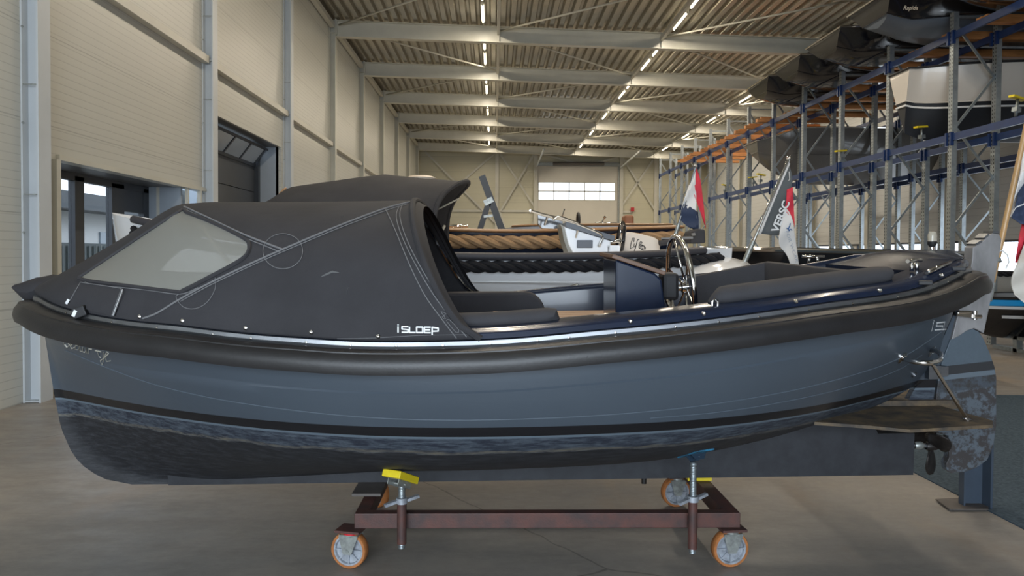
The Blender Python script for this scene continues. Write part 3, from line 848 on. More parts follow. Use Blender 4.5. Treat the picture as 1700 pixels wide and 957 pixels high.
seam([(p[0], p[1]) for p in WIN[::2]]+[WIN[0]], 0.010, 2, bind, 'window_binding', flat=(1, 1))
seam([(306, 344), (345, 362), (400, 388), (440, 404), (472, 416)], 0.0045)
seam([(309, 349), (348, 367), (400, 393), (440, 409), (466, 420)], 0.0025)
seam([(238, 529), (262, 520), (300, 497), (352, 469), (420, 437), (472, 414), (560, 377), (640, 347), (688, 335)], 0.0045)
seam([(300, 501), (352, 473), (420, 441), (472, 418), (560, 381), (640, 351), (676, 340)], 0.0022)
seam([(470+33*math.cos(a), 418+29*math.sin(a)) for a in [2*PI*k/20 for k in range(21)]], 0.0016, 2)
seam([(358, 462), (358, 480), (345, 502), (325, 513), (305, 510), (293, 494), (300, 488)], 0.0016, 3)
seam([(137, 465), (155, 474), (200, 478), (250, 483), (300, 489), (330, 478)], 0.0022)
seam([(640, 348), (655, 380), (680, 440), (705, 490), (735, 532), (758, 562)], 0.0022)
seam([(662, 345), (658, 362), (668, 395), (690, 440), (720, 490), (750, 530), (775, 560)], 0.0022)
seam([(668, 341), (664, 360), (674, 395), (696, 440), (726, 488), (757, 530), (781, 558)], 0.0022)
seam([(300, 548), (400, 556), (500, 562), (600, 562), (700, 557), (780, 556)], 0.0013)
seam([(732, 518), (741, 521), (734, 527), (740, 530), (733, 519)], 0.0014, 2)
seam([(741, 533), (746, 531), (762, 548), (757, 552), (742, 534)], 0.0014, 2)
# rear hem and facing: cloth wraps round the hoop
hem = rows[-1]; m = MB(); m.tube(hem, 0.016, 8); m.build('hem', CANVAS, HOOD)
m = MB(); r2 = [[p for p in hem], [p+Vector((0.05, 0, -0.03))*(1 if p.z > 0.95 else 0.4)+Vector((0, -0.05 if p.y > 0 else 0.05, 0)) for p in hem]]
m.loft(r2); m.build('hem_facing', CANVAS, HOOD)
# inner hoop frame tubes
for s, nm in ((0.985, 'hoop'), (0.62, 'hoop')):
    f_ = h_foot(s); c = h_crown(s); e = h_n(s); q = []
    for k in range(29):
        a = PI*k/28; ca, sa = math.cos(a), math.sin(a); fy = (abs(ca)**(2/e))*(-1 if ca > 0 else 1); fz = abs(sa)**(2/e)
        q.append(Vector((lerp(f_.x, c.x, fz**lerp(1.3, 0.60, min(1, max(0, (s-0.5)/0.45)))), (abs(f_.y)-0.03)*fy, lerp(f_.z, c.z-0.03, fz))))
    m = MB(); m.tube(q, 0.012, 8); m.build('hoop', CHROME, HOOD)
for px, py in SN:
    q = hit(px, py, off=0.0); nn = HOODB.find_nearest(q)[1]; nn = nn if nn.y < 0 else -nn
    m = MB(); m.lathe([(0.010, 0), (0.010, 0.004), (0.005, 0.008), (0, 0.009)], q, nn, 10); m.build('snap_button', CHROME, HOOD)
# worn marks on the cloth
def smear(pts, r, mt):
    q = [hit(x, y, off=0.001) for x, y in pts]; m = MB(); m.tube([a for a in q if a], r, 6, flat=(0.25, 1)); return m
m = smear([(533, 460), (540, 457), (552, 452), (563, 453)], [0.001, 0.005, 0.007, 0.001], THREAD); m.build('chalk_mark', mat('chalk', (0.10, 0.10, 0.10), 0.9), HOOD)
m = smear([(576, 489), (577, 482), (580, 476)], [0.001, 0.004, 0.001], THREAD); m.build('chalk_mark', MC['chalk'], HOOD)
m = smear([(566, 361), (570, 359)], [0.002, 0.003], THREAD); m.build('chalk_mark', MC['chalk'], HOOD)
# front patch (canvas flap with Velcro) near the bow
P = [(137, 471), (205, 481), (193, 525), (150, 517), (118, 507), (137, 471)]
pm = MB(); rr = []
for i in range(11):
    s = i/10; a = (lerp(137, 205, s), lerp(471, 481, s)); b2 = (lerp(118, 193, s), lerp(507, 525, s))
    rr.append([hit(lerp(a[0], b2[0], t/8), lerp(a[1], b2[1], t/8), off=0.012) for t in range(9)])
rr = [r_ for r_ in rr if all(r_)]
if rr: pm.loft(rr); fo = pm.build('canvas_flap', CANVAS, HOOD)
for a, b2, wd in (((208, 484), (193, 524), 0.006), ((119, 499), (115, 505), 0.007)):
    q = [hit(lerp(a[0], b2[0], t/6), lerp(a[1], b2[1], t/6), off=0.015) for t in range(7)]; q = [x for x in q if x]
    if len(q) > 2: m = MB(); m.tube(q, wd, 6, flat=(0.3, 1)); m.build('flap_tape', WHITEP, HOOD)
for L in (((137, 472), (205, 482)), ((205, 482), (190, 524)), ((137, 472), (121, 500))):
    q = [hit(lerp(L[0][0], L[1][0], t/6), lerp(L[0][1], L[1][1], t/6), off=0.014) for t in range(7)]; q = [x for x in q if x]
    if len(q) > 2: m = MB(); m.tube(q, 0.002, 6); m.build('seam', THREAD, HOOD)

# ---------------- lettering helper: flat letters laid onto a surface
def letters(text, x0, y0, h, parent, mt, bvh=None, M=None, slope=0.0, wide=1.0, shear=0.0, name='lettering', bold=0.0, off=0.003, arc=0.0, clip=None):
    cu = D.curves.new('t', 'FONT'); cu.body = text; cu.size = 1.0; cu.offset = bold; cu.resolution_u = 3; cu.shear = shear
    ob = D.objects.new('t', cu); COL.objects.link(ob); bpy.context.view_layer.update()
    me = ob.to_mesh(); vs = [v.co.copy() for v in me.vertices]; fs = [tuple(p.vertices) for p in me.polygons]
    ob.to_mesh_clear(); D.objects.remove(ob); D.curves.remove(cu)
    out = []; ok = []
    for v in vs:
        X = v.x*h*wide; px = x0+X; py = y0+X*slope-v.y*h+arc*X*X
        q = hit(px, py, bvh, M, off) if (clip is None or clip(px, py)) else None
        out.append(q if q is not None else Vector((0, 0, 0))); ok.append(q is not None)
    m = MB(); m.add(out, [f for f in fs if all(ok[i] for i in f)])
    used = sorted({i for f in m.f for i in f}); mp = {i: k for k, i in enumerate(used)}
    m.v = [m.v[i] for i in used]; m.f = [[mp[i] for i in f] for f in m.f]
    if not m.f: return None
    return m.build(name, mt, parent, recalc=False)
def strokes(name, lines, r, parent, mt, bvh=None, M=None, off=0.002, flat=(0.4, 1)):
    m = MB()
    for L in (lines if 'name' in name else [[p, q_] for L_ in lines for p, q_ in zip(L_, L_[1:])]):
        if len(L) == 2: L = [(lerp(L[0][0], L[1][0], t), lerp(L[0][1], L[1][1], t)) for t in (-0.06, 0.5, 1.06)]
        q = [hit(x, y, bvh, M, off) for x, y in L]; q = [a for a in q if a is not None]
        if len(q) > 1: m.tube(q, r, 6, flat=flat)
    if m.f: return m.build(name, mt, parent)
def glyph_i(x, y, w, h): return [[(x, y-h*0.72), (x-0.10*h, y)], [(x+0.03*h, y-h*1.02), (x+0.02*h, y-h*0.92)]]
def islo(x, y, w, h, sl=0.0, count=6):
    """square techno letters i S L O E P traced as strokes"""
    G = []
    def A(pts): G.append([(px, py+(px-x)*sl) for px, py in pts])
    A([(x, y-h*0.70), (x, y)]); A([(x, y-h*1.0), (x, y-h*0.90)])
    q = x+w*0.10; lw = w*0.15
    S = [(q+lw, y-h*0.72), (q, y-h*0.72), (q, y-h*0.42), (q+lw, y-h*0.36), (q+lw, y-h*0.02), (q, y-h*0.02)]
    L = [(q+lw*1.25, y-h*0.68), (q+lw*1.25, y), (q+lw*2.2, y)]
    q2 = q+lw*2.45; O = [(q2, y-h*0.68), (q2+lw, y-h*0.68), (q2+lw, y), (q2, y), (q2, y-h*0.68)]
    q3 = q2+lw*1.3; E = [(q3+lw, y-h*0.68), (q3, y-h*0.68), (q3, y), (q3+lw, y)]; E2 = [(q3, y-h*0.35), (q3+lw*0.9, y-h*0.35)]
    q4 = q3+lw*1.3; P = [(q4, y+h*0.28), (q4, y-h*0.68), (q4+lw, y-h*0.60), (q4+lw, y-h*0.22), (q4, y-h*0.18)]
    for k, g in enumerate(([S], [L], [O], [E, E2], [P])):
        if k+1 < count:
            for gg in g: A(gg)
    return G
strokes('hood_lettering', islo(661, 552, 66, 13, 0.012), 0.0036, HOOD, WHITEP, HOODB)
hx = strokes('hull_lettering', [[(px+(549-py)*0.22, py) for px, py in L] for L in islo(1546, 549, 66, 17, -0.10, 4)], 0.0036, ROOT, WHITEP, HB, off=0.002)
# ship's name in script on the bow
name_l = [[(107, 572), (106, 565)], [(108, 572), (112, 577), (116, 573), (113, 568)], [(117, 575), (121, 571), (119, 568), (116, 573), (120, 579), (124, 577)], [(130, 573), (126, 574), (126, 580), (131, 581), (133, 574), (134, 583), (137, 583)],
          [(138, 577), (138, 584), (142, 585), (144, 577), (145, 586)], [(147, 587), (148, 579), (153, 580)],
          [(161, 577), (165, 592), (168, 594)], [(159, 582), (168, 584)], [(172, 585), (172, 600), (170, 606), (167, 599), (176, 592)], [(171, 580), (171, 581)], [(176, 592), (181, 587), (178, 584), (174, 592), (178, 600), (184, 599)]]
strokes('name_lettering', name_l, 0.0034, ROOT, GREYP, HB, off=0.002)
# strake ridges
def ridge(pts, r=0.003):
    q = [hit(x, y, HB, None, 0.0) for x, y in sm_poly(pts, 6)]; q = [a for a in q if a]; m = MB(); m.tube(q, r, 6)
    mm = mirror(m); m.build('strake_ridge', MC_RIDGE, ROOT); mm.build('strake_ridge', MC_RIDGE, ROOT)
MC_RIDGE = mat('ridge_paint', (0.075, 0.095, 0.118), 0.38)
ridge([(108, 582), (180, 612), (260, 640), (360, 663), (480, 681), (600, 693), (720, 698), (850, 697), (1000, 690), (1150, 676), (1300, 652), (1420, 622), (1500, 592), (1562, 552)])
ridge([(1080, 695), (1200, 684), (1320, 664), (1420, 640), (1490, 615), (1530, 590)], 0.0025)
m = MB(); p = hit(1517, 622, HB, None, 0.0); n0 = HB.find_nearest(p)[1]
m.lathe([(0.018, 0.0), (0.018, 0.008), (0.011, 0.009), (0.010, 0.002), (0, 0.002)], p, n0 if n0.y < 0 else -n0, 14); m.build('skin_fitting', STEELB, ROOT)

# ---------------- trim plate ("wings") over the propeller
zp = BL(1500, 712, -0.48).z
PW = [BLZ(px, py, zp) for px, py in ((1440, 672), (1475, 657), (1530, 668), (1600, 690), (1648, 704), (1648, 711), (1510, 719), (1440, 712), (1352, 706), (1375, 694))]
for p in PW[:2]: pass
nearp = [Vector((p.x, min(p.y, 0.0), zp)) for p in PW]
m = MB(); poly = nearp + []
m.prism([Vector((p.x, p.y, zp)) for p in poly], (0, 0, 0.016)); mm = mirror(m)
wp = mat('slimed_plate', (0.15, 0.105, 0.058), 0.75, 0, 0, 10, col2=(0.045, 0.038, 0.032), bump=0.3, bs=60)
m.build('trim_plate', wp, ROOT); mm.build('trim_plate', wp, ROOT)
m = MB(); m.box(((PW[1].x+PW[3].x)/2-0.1, 0, zp+0.02), (0.5, 0.10, 0.05)); m.build('plate_root', wp, ROOT)

# stern post
SP = [BL(px, py, 0) for px, py in ((1603, 500), (1590, 520), (1575, 556), (1553, 615), (1545, 668), (1500, 672), (1512, 650), (1535, 612), (1565, 555), (1580, 520), (1588, 500))]
m = MB(); m.prism([p+Vector((0, -0.022, 0)) for p in SP], (0, 0.044, 0)); m.build('stern_post', HULLM, ROOT)

# ---------------- rudder
def rmat():
    m, t, b = _new('rudder_paint'); n = N(t); v, x, y, z = n.xyz(); nf = n.noise(v, 16, 6, 0.75)
    q = n.m('SUBTRACT', z, n.m('MULTIPLY', x, 0.10))
    flake = n.mix(n.ramp(nf, 0.46, 0.54), (0.080, 0.098, 0.118), (0.034, 0.030, 0.030))
    up = n.mix(n.ramp(nf, 0.3, 0.8), (0.075, 0.10, 0.125), (0.06, 0.08, 0.10))
    z1 = RZ
    c = n.mix(n.m('GREATER_THAN', q, z1-0.15), flake, n.mix(n.ramp(nf, 0.44, 0.6), (0.05, 0.062, 0.078), (0.03, 0.028, 0.028)))
    c = n.mix(n.m('GREATER_THAN', q, z1-0.08), c, (0.10, 0.125, 0.15)); c = n.mix(n.m('GREATER_THAN', q, z1-0.052), c, (0.020, 0.021, 0.024))
    c = n.mix(n.m('GREATER_THAN', q, z1), c, up); n.l(c, b.inputs['Base Color']); b.inputs['Roughness'].default_value = 0.6
    n.bump(nf, 0.3, 0.003, b); return m
pz = BL(1600, 603, 0); RZ = pz.z-0.10*pz.x
def slab(name, pts, y0, y1, mt, parent=ROOT, bevel=0.004):
    P = [BL(px, py, 0) for px, py in pts]; m = MB(); m.prism([Vector((p.x, y0, p.z)) for p in P], (0, y1-y0, 0))
    return m.build(name, mt, parent, bevel=bevel)
BLD = [(1573, 563), (1585, 558), (1598, 549), (1610, 545), (1620, 550), (1628, 562), (1638, 585), (1646, 608), (1649, 625), (1649, 705), (1644, 740), (1634, 762), (1618, 774), (1596, 782), (1574, 784), (1567, 778), (1566, 768), (1571, 758), (1570, 722), (1545, 716), (1547, 690), (1550, 655), (1554, 622), (1560, 598)]
rud = slab('rudder', BLD, -0.028, 0.028, rmat())
RB = [(1573, 563), (1581, 530), (1590, 500), (1603, 455), (1607, 430), (1608, 411), (1622, 403), (1632, 392), (1641, 387), (1651, 389), (1655, 397), (1653, 415), (1647, 450), (1637, 500), (1626, 553), (1620, 549), (1610, 544), (1598, 548), (1585, 557)]
slab('rudder_cheek', RB, -0.040, 0.040, mat('weathered_aluminium', (0.30, 0.29, 0.29), 0.6, 0.25, 0, 7, col2=(0.17, 0.165, 0.165), stretch=(1, 1, 0.4), bump=0.2), rud)
m = MB()
for a, b2 in (((1612, 408), (1622, 402)), ((1626, 398), (1634, 391)), ((1640, 387), (1650, 388))):
    pa, pb = BL(*a, 0), BL(*b2, 0); m.bar(pa+Vector((0, 0, 0.006)), pb+Vector((0, 0, 0.006)), 0.084, 0.012)
m.build('cap_strip', STEELB, rud)
m = MB(); a, b2 = BL(1585, 521, -0.05), BL(1620, 525, -0.06)
m.bar(a, b2, 0.05, 0.022); m.cyl(BL(1590, 519, -0.07), BL(1612, 519, -0.07), 0.012); m.cyl(b2+Vector((0, 0.01, -0.02)), b2+Vector((0, 0.01, 0.03)), 0.016); m.cyl(b2+Vector((-0.03, -0.03, 0.0)), b2+Vector((0.01, -0.03, 0.0)), 0.012)
m.build('pintle', CHROME, rud)
m = MB(); m.box(BL(1549, 618, -0.05), (0.07, 0.04, 0.075)); m.box(BL(1563, 616, -0.045), (0.05, 0.05, 0.055)); m.build('gudgeon', STEELB, ROOT)

# propeller
ph = BL(1545, 741, 0); m = MB(); m.cyl(BL(1505, 739, 0), ph, 0.014, 12); m.build('propeller_shaft', STEELB, ROOT)
m = MB(); m.lathe([(0.02, -0.03), (0.026, -0.02), (0.024, 0.03), (0.012, 0.05), (0, 0.055)], ph, (1, 0, 0), 16)
pr = m.build('propeller', BRONZE, ROOT)
m = MB(); m.lathe([(0.018, 0), (0.022, 0.01), (0.022, 0.04), (0.016, 0.05)], BL(1518, 740, 0), (1, 0, 0), 14); m.build('shaft_anode', ZINC, ROOT)
for k in range(3):
    a0 = R(-92+120*k); rows = []
    for i in range(9):
        t = i/8; rr = lerp(0.018, 0.165, t); ww = 0.012+0.062*math.sin(PI*min(1, t*0.93+0.05))**0.8; tw = R(lerp(62, 28, t))
        row = []
        for j in range(7):
            s = (j/6-0.5)*2; ang = a0+s*ww*math.sin(tw)*1.0/max(rr, 0.06); xx = s*ww*math.cos(tw)
            row.append(ph+Vector((xx, rr*math.cos(ang)*1.0, rr*math.sin(ang))))
        rows.append(row)
    m = MB(); m.loft(rows); o = m.build('blade', BRONZE, pr); sol = o.modifiers.new('t', 'SOLIDIFY'); sol.thickness = 0.007; sol.offset = 0

# boarding bracket with strut
def hullnear(px, py): return hit(px, py, HB, None, 0.0)
pa = hullnear(1497, 594) or BL(1497, 594, -0.45); pb = BL(1546, 584, -0.18)
m = MB(); q = sm_poly([tuple(pa), tuple(BL(1515, 600, -0.58)), tuple(BL(1540, 603, -0.62)), tuple(BL(1557, 600, -0.55)), tuple(BL(1563, 592, -0.42)), tuple(BL(1556, 584, -0.30)), tuple(BL(1545, 582, -0.20))], 6)
m.tube(q, 0.014, 12); br_ = m.build('stern_bracket', CHROME, ROOT)
for p in (pa, pb):
    nn = HB.find_nearest(p)[1]; nn = nn if nn.y < 0 else -nn
    m = MB(); m.lathe([(0.0, 0.0), (0.034, 0.001), (0.034, 0.007), (0.014, 0.012)], p, nn, 16); m.build('flange', CHROME, br_)
m = MB(); m.cyl(BL(1548, 605, -0.60), BLZ(1606, 698, zp+0.016), 0.009, 10); m.build('strut', CHROME, ROOT)
m = MB(); q_ = BLZ(1606, 698, zp+0.018); m.lathe([(0, 0.0), (0.02, 0.0), (0.02, 0.006), (0, 0.008)], q_, (0, 0, 1), 12); m.build('strut_foot', CHROME, ROOT)

# ---------------- cockpit fittings
def rbox(name, c, d, mt, parent=ROOT, bevel=0.012, rot=None):
    m = MB(); m.box(c, d, rot); return m.build(name, mt, parent, bevel=bevel)
# steering console
yc0, yc1 = -0.34, 0.10
A = BL(1022, 431, yc0); B_ = BL(1097, 458, yc0); Bb = BL(1110, 548, yc0)
zb = 0.5
P = [Vector((A.x, yc0, zb)), Vector((A.x, yc0, A.z)), Vector((B_.x-0.03, yc0, B_.z+0.012)), Vector((B_.x+0.005, yc0, B_.z-0.02)), Vector((Bb.x, yc0, Bb.z)), Vector((Bb.x+0.02, yc0, zb))]
m = MB(); m.prism(P, (0, yc1-yc0, 0)); con = m.build('console', NAVY, ROOT, bevel=0.01)
m = MB(); m.bar(Vector((A.x-0.02, (yc0+yc1)/2, A.z+0.018)), Vector((B_.x+0.02, (yc0+yc1)/2, B_.z+0.012)), yc1-yc0+0.04, 0.022, up=(0, 0, 1)); m.build('console_top', TEAKD, con, bevel=0.004)
q = BL(1106, 478, -0.10); hubp = BL(1131, 478, -0.10)
m = MB(); m.box(((q.x+hubp.x)/2-0.03, -0.10, hubp.z+0.01), (0.09, 0.14, 0.15)); m.build('steering_gear', BLACKM, con, bevel=0.02)
sw = MB(); WR = 0.285
ax = Vector((1, 0, 0.10)).normalized()
hub = Vector((BL(1130, 478, -0.10).x, -0.10, BL(1130, 478, -0.10).z)); wc = hub+Vector((0.0, 0, 0))
e1 = Vector((0, 1, 0)); e2 = ax.cross(e1).normalized()
rimp = [wc+e1*math.cos(a)*WR+e2*math.sin(a)*WR for a in [2*PI*k/56 for k in range(56)]]
sw.tube(rimp, 0.015, 10, closed=True); wheel = sw.build('steering_wheel', CHROME, con)
for k in range(6):
    a = 2*PI*k/6+0.35; m = MB(); m.cyl(wc+ax*0.03, wc+e1*math.cos(a)*WR+e2*math.sin(a)*WR, 0.006, 8); m.build('spoke', CHROME, wheel)
m = MB(); m.lathe([(0.0, -0.09), (0.018, -0.09), (0.018, 0.0), (0.032, 0.005), (0.032, 0.04), (0.0, 0.05)], wc, ax, 16); m.build('wheel_hub', CHROME, wheel)
# grab rail bases at the wheel
m = MB(); b0 = BL(1118, 528, -0.62); m.tube([BL(1108, 500, -0.5), BL(1114, 515, -0.55), BL(1118, 540, -0.6)], 0.012, 8); m.build('throttle_lever', CHROME, con)
m = MB(); m.tube([BL(1100, 526, -0.70), BL(1130, 524, -0.70), BL(1160, 521, -0.70)], 0.012, 8)
for px, py in ((1103, 528), (1128, 525), (1156, 522)): m.lathe([(0, 0), (0.016, 0), (0.014, 0.016), (0.0, 0.018)], BL(px, py+2, -0.72), (0, 0, 1), 10)
m.build('grab_rail', CHROME, ROOT)
# teak bench
tz = (BI @ Vector((0, 4.3, 1.215))).z
m = MB(); m.box((0.34, -0.08, tz), (0.78, 1.05, 0.03))
for k in range(9): m.box((0.34, -0.56+k*0.12, tz+0.016), (0.77, 0.105, 0.006))
m.build('bench', TEAK, ROOT)
rbox('bench_front', (0.34, -0.08, (tz+0.5)/2-0.005), (0.70, 0.95, tz-0.5-0.02), NAVY)
# cushions
def roll(name, x0, x1, s, up=0.10, r=0.048, ins=0.15, n=30, tail=0.12):
    q = []; rr = []
    for i in range(n+1):
        t = i/n; x = lerp(x0, x1, t); h = min(1, t/0.08, (1-t)/0.04); h = math.sin(h*PI/2)
        q.append(Vector((x, s*(hb(x)-ins), zsh(x)+up-(1-h)*0.03))); rr.append(max(0.012, r*h))
    m = MB(); m.tube(q, rr, 14, flat=(1.5, 1)); return m.build(name, CUSH, ROOT)
xr0, xr1 = BL(1178, 520, -0.88).x, BL(1486, 462, -0.72).x
roll('side_cushion', xr0, xr1, -1, 0.115, 0.044, 0.13)
xc0, xc1 = BL(772, 545, -0.88).x, BL(926, 545, -0.88).x
roll('side_cushion', xc0-0.35, xc1, -1, 0.105, 0.036, 0.135)
def panel(name, pts, th, h0, mt=CUSH):
    """upright padded back: pts along the top edge, h0 = depth below"""
    m = MB(); rows = []
    for i, p in enumerate(pts):
        a = pts[max(i-1, 0)]; b2 = pts[min(i+1, len(pts)-1)]; d = (b2-a); d.z = 0; d.normalize(); nn = Vector((-d.y, d.x, 0))*th/2
        rows.append([p+nn*c+Vector((0, 0, z)) for c, z in ((-1, -h0), (-1, -0.02), (-0.75, -0.006), (0, 0), (0.75, -0.006), (1, -0.02), (1, -h0))])
    m.loft(rows, cv=True); m.add(rows[0], [list(range(7))]); m.add(rows[-1], [list(range(7))]); return m.build(name, mt, ROOT)
pA = BL(1140, 460, 0.70); pBk = BL(1275, 434, 0.56); pC = BL(1480, 456, -0.60)
panel('backrest', [lerp(pA, pBk, i/10) for i in range(11)], 0.07, 0.42)
panel('backrest', [lerp(pBk, pC, i/10) for i in range(11)], 0.07, 0.26)
rbox('seat_cushion', (1.30, 0.30, pBk.z-0.42), (0.70, 0.50, 0.12), CUSH, bevel=0.03)
rbox('seat_box', (1.30, 0.30, (0.5+pBk.z-0.48)/2), (0.70, 0.50, pBk.z-0.48-0.5), NAVY)
f0 = BL(740, 485, 0.66); f1 = BL(905, 530, 0.66)
# rounded end far cushion
z1 = f0.z; zz0 = 0.55; P = [Vector((f0.x, 0.60, zz0)), Vector((f0.x, 0.60, z1))]
x1 = f1.x
for k in range(7):
    a = PI/2*(1-k/6); P.append(Vector((x1-0.13+0.13*math.cos(a), 0.60, z1-0.15+0.15*math.sin(a))))
P.append(Vector((x1, 0.60, zz0))); m = MB(); m.prism(P, (0, 0.10, 0)); m.build('backrest', CUSH, ROOT, bevel=0.02)

# deck cleats and stern light
def cleat(px, py, yl, s=1.0, name='ring_cleat', up=0.0):
    c = BL(px, py, yl)
    m = MB(); m.lathe([(0.0, 0.0), (0.050*s, 0.0), (0.048*s, 0.006), (0.02*s, 0.012), (0, 0.012)], c, (0, 0, 1), 20)
    m.tube([c+Vector((-0.012*s, 0, 0)), c+Vector((-0.012*s, 0, 0.05*s)), c+Vector((0, 0, 0.062*s)), c+Vector((0.012*s, 0, 0.05*s)), c+Vector((0.012*s, 0, 0))], 0.006*s, 8)
    m.build(name, CHROME, ROOT)
cleat(1187, 520, -0.95)
def bollard(c, s, d=Vector((1, 0, 0))):
    m = MB()
    for k in (-1, 1): m.cyl(c+d*0.035*k*s, c+d*0.03*k*s+Vector((0, 0, 0.045*s)), 0.010*s, 8)
    m.cyl(c-d*0.085*s+Vector((0, 0, 0.05*s)), c+d*0.085*s+Vector((0, 0, 0.05*s)), 0.010*s, 8)
    m.build('cleat', CHROME, ROOT)
j = on_gun(1548); cc = loop[j]-NL[j]*0.10+Vector((0, 0, 0.088)); bollard(cc, 1.0, Vector((0.75, 0.65, 0)).normalized())
bollard(BL(1350, 437, 0.80), 0.9)
sl = BL(1547, 418, 0.25); m = MB(); m.lathe([(0, -0.04), (0.032, -0.04), (0.032, -0.018), (0.014, -0.014), (0.014, 0.03), (0.0, 0.03)], sl, (0, 0, 1), 16); slo = m.build('stern_light', CHROME, ROOT)
m = MB(); m.lathe([(0.012, 0.025), (0.026, 0.045), (0.026, 0.062), (0.0, 0.062)], sl, (0, 0, 1), 16); m.build('light_base', BLACKM, slo)
m = MB(); m.lathe([(0.024, 0.062), (0.025, 0.10), (0.018, 0.12), (0, 0.124)], sl, (0, 0, 1), 16); m.build('light_globe', glass('lamp_globe', (0.55, 0.50, 0.40), 0.75, 0.1), slo)
for px in (1533, 1586):
    j = on_gun(px); c = loop[j]+NL[j]*0.012+Vector((0, 0, 0.055)); m = MB(); m.box(c, (0.06, 0.05, 0.02), (R(-25), 'Z')); m.build('gunwale_clip', BLACKM, ROOT, bevel=0.004)
j = on_gun(1568); m = MB(); c = loop[j]-NL[j]*0.02+Vector((0, 0, 0.092)); d = (loop[j+3]-loop[j-3]).normalized(); m.cyl(c-d*0.13, c+d*0.10, 0.011, 8)
m.build('fairlead', CHROME, ROOT)

# folded cover at the bow
m = MB(); rows = []
cpts = [(38, 470, 0.10), (52, 466, 0.12), (70, 461, 0.14), (88, 458, 0.12), (100, 458, 0.06)]
for i, (px, py, yw) in enumerate(cpts):
    p = BL(px, py, 0); hh = (0.020, 0.055, 0.075, 0.06, 0.02)[i]
    rows.append([p+Vector((0, yw*math.cos(a), -hh+hh*math.sin(a)*(1+0.12*math.sin(3*a+i)))) for a in [2*PI*k/16 for k in range(16)]])
m.loft(rows, cv=True); m.add(rows[0], [list(range(16))]); m.add(rows[-1], [list(range(16))]); m.build('bow_cover', CANVAS, ROOT)
m = MB(); p = BL(50, 478, 0); m.cyl(p+Vector((0, 0, -0.06)), p, 0.018, 10); m.cyl(p+Vector((0, -0.05, -0.01)), p+Vector((0, 0.05, -0.01)), 0.012, 8); m.build('bow_bollard', CHROME, ROOT)
m = MB(); j = on_gun(146); c = loop[j]+NL[j]*0.03+Vector((0, 0, 0.045)); m.box(c, (0.06, 0.03, 0.05), (R(-20), 'Y')); m.build('fold_tab', BLACKM, ROOT, bevel=0.005)
m = MB(); m.box(c+NL[j]*0.018+Vector((-0.01, 0, -0.005)), (0.016, 0.005, 0.032), (R(25), 'Y')); m.build('tab_label', WHITEP, ROOT)

# ---------------- flag staff on the rudder (part of another fitting, a thing that can be lifted out)
T2 = thing('flag_staff', 'varnished wooden staff with a Dutch flag, standing in the holder behind the rudder', 'flag', (0, 0, 0))
a = BM @ BL(1641, 500, 0.05); b2 = BM @ BL(1708, 190, 0.05); T2.location = a; OFF[T2.name] = Vector(a)
m = MB(); m.tube([a, lerp(a, b2, 0.5), b2+(b2-a)*0.25], [0.013, 0.016, 0.012], 12); m.build('staff', mat('varnished_ash', (0.50, 0.30, 0.13), 0.35, 0, 0.2, 4), T2)
m = MB(); m.cyl(a-(b2-a)*0.0, a+(b2-a)*0.10, 0.018, 12); m.build('socket', ZINC, T2)
m = MB(); m.cyl(BM @ BL(1655, 436, 0.05)+Vector((0, -0.01, 0)), BM @ BL(1655, 430, 0.05), 0.02, 10); m.build('staff_ring', ZINC, T2)
def cloth(name, rows_px, Y, parent, mt, amp=0.03, fr_=5.0, sub=6):
    m = MB(); rows = []
    R_ = [sm_poly(r_, 4) for r_ in rows_px]
    for i in range((len(R_)-1)*sub+1):
        k = min(i//sub, len(R_)-2); t = i/sub-k; row = []
        for j in range(len(R_[0])):
            x = lerp(R_[k][j][0], R_[k+1][j][0], t); y = lerp(R_[k][j][1], R_[k+1][j][1], t)
            row.append(W(x, y, Y+amp*math.sin(fr_*(j/len(R_[0]))*2+i*0.35)))
        rows.append(row)
    m.loft(rows); o = m.build(name, mt, parent); s_ = o.modifiers.new('t', 'SOLIDIFY'); s_.thickness = 0.003; return o
Yf = a.y
cloth('white_stripe', [[(1699, 250), (1691, 300), (1676, 362)], [(1712, 250), (1704, 300), (1686, 345)], [(1730, 260), (1730, 300), (1730, 330)]], Yf+0.01, T2, WHITEC)
cloth('blue_stripe', [[(1693, 306), (1687, 335), (1679, 362)], [(1706, 290), (1703, 340), (1694, 372)], [(1730, 280), (1730, 340), (1730, 380)]], Yf, T2, NAVYC)
cloth('red_stripe', [[(1697, 368), (1690, 405), (1685, 436)], [(1706, 365), (1702, 405), (1698, 440)], [(1730, 365), (1730, 400), (1730, 445)]], Yf+0.02, T2, REDC)
cloth('flag_fold', [[(1702, 400), (1690, 434), (1678, 466), (1684, 490)], [(1712, 400), (1706, 440), (1700, 480), (1702, 505)], [(1735, 390), (1735, 440), (1735, 490), (1735, 525)]], Yf-0.03, T2, mat('offwhite_cloth', (0.58, 0.54, 0.48), 0.8))
m = MB(); m.tube([BM @ BL(x, y, 0.02) for x, y in ((1657, 418), (1664, 416), (1673, 424), (1675, 436), (1670, 446))], 0.004, 6); m.build('halyard', WHITEC, T2)

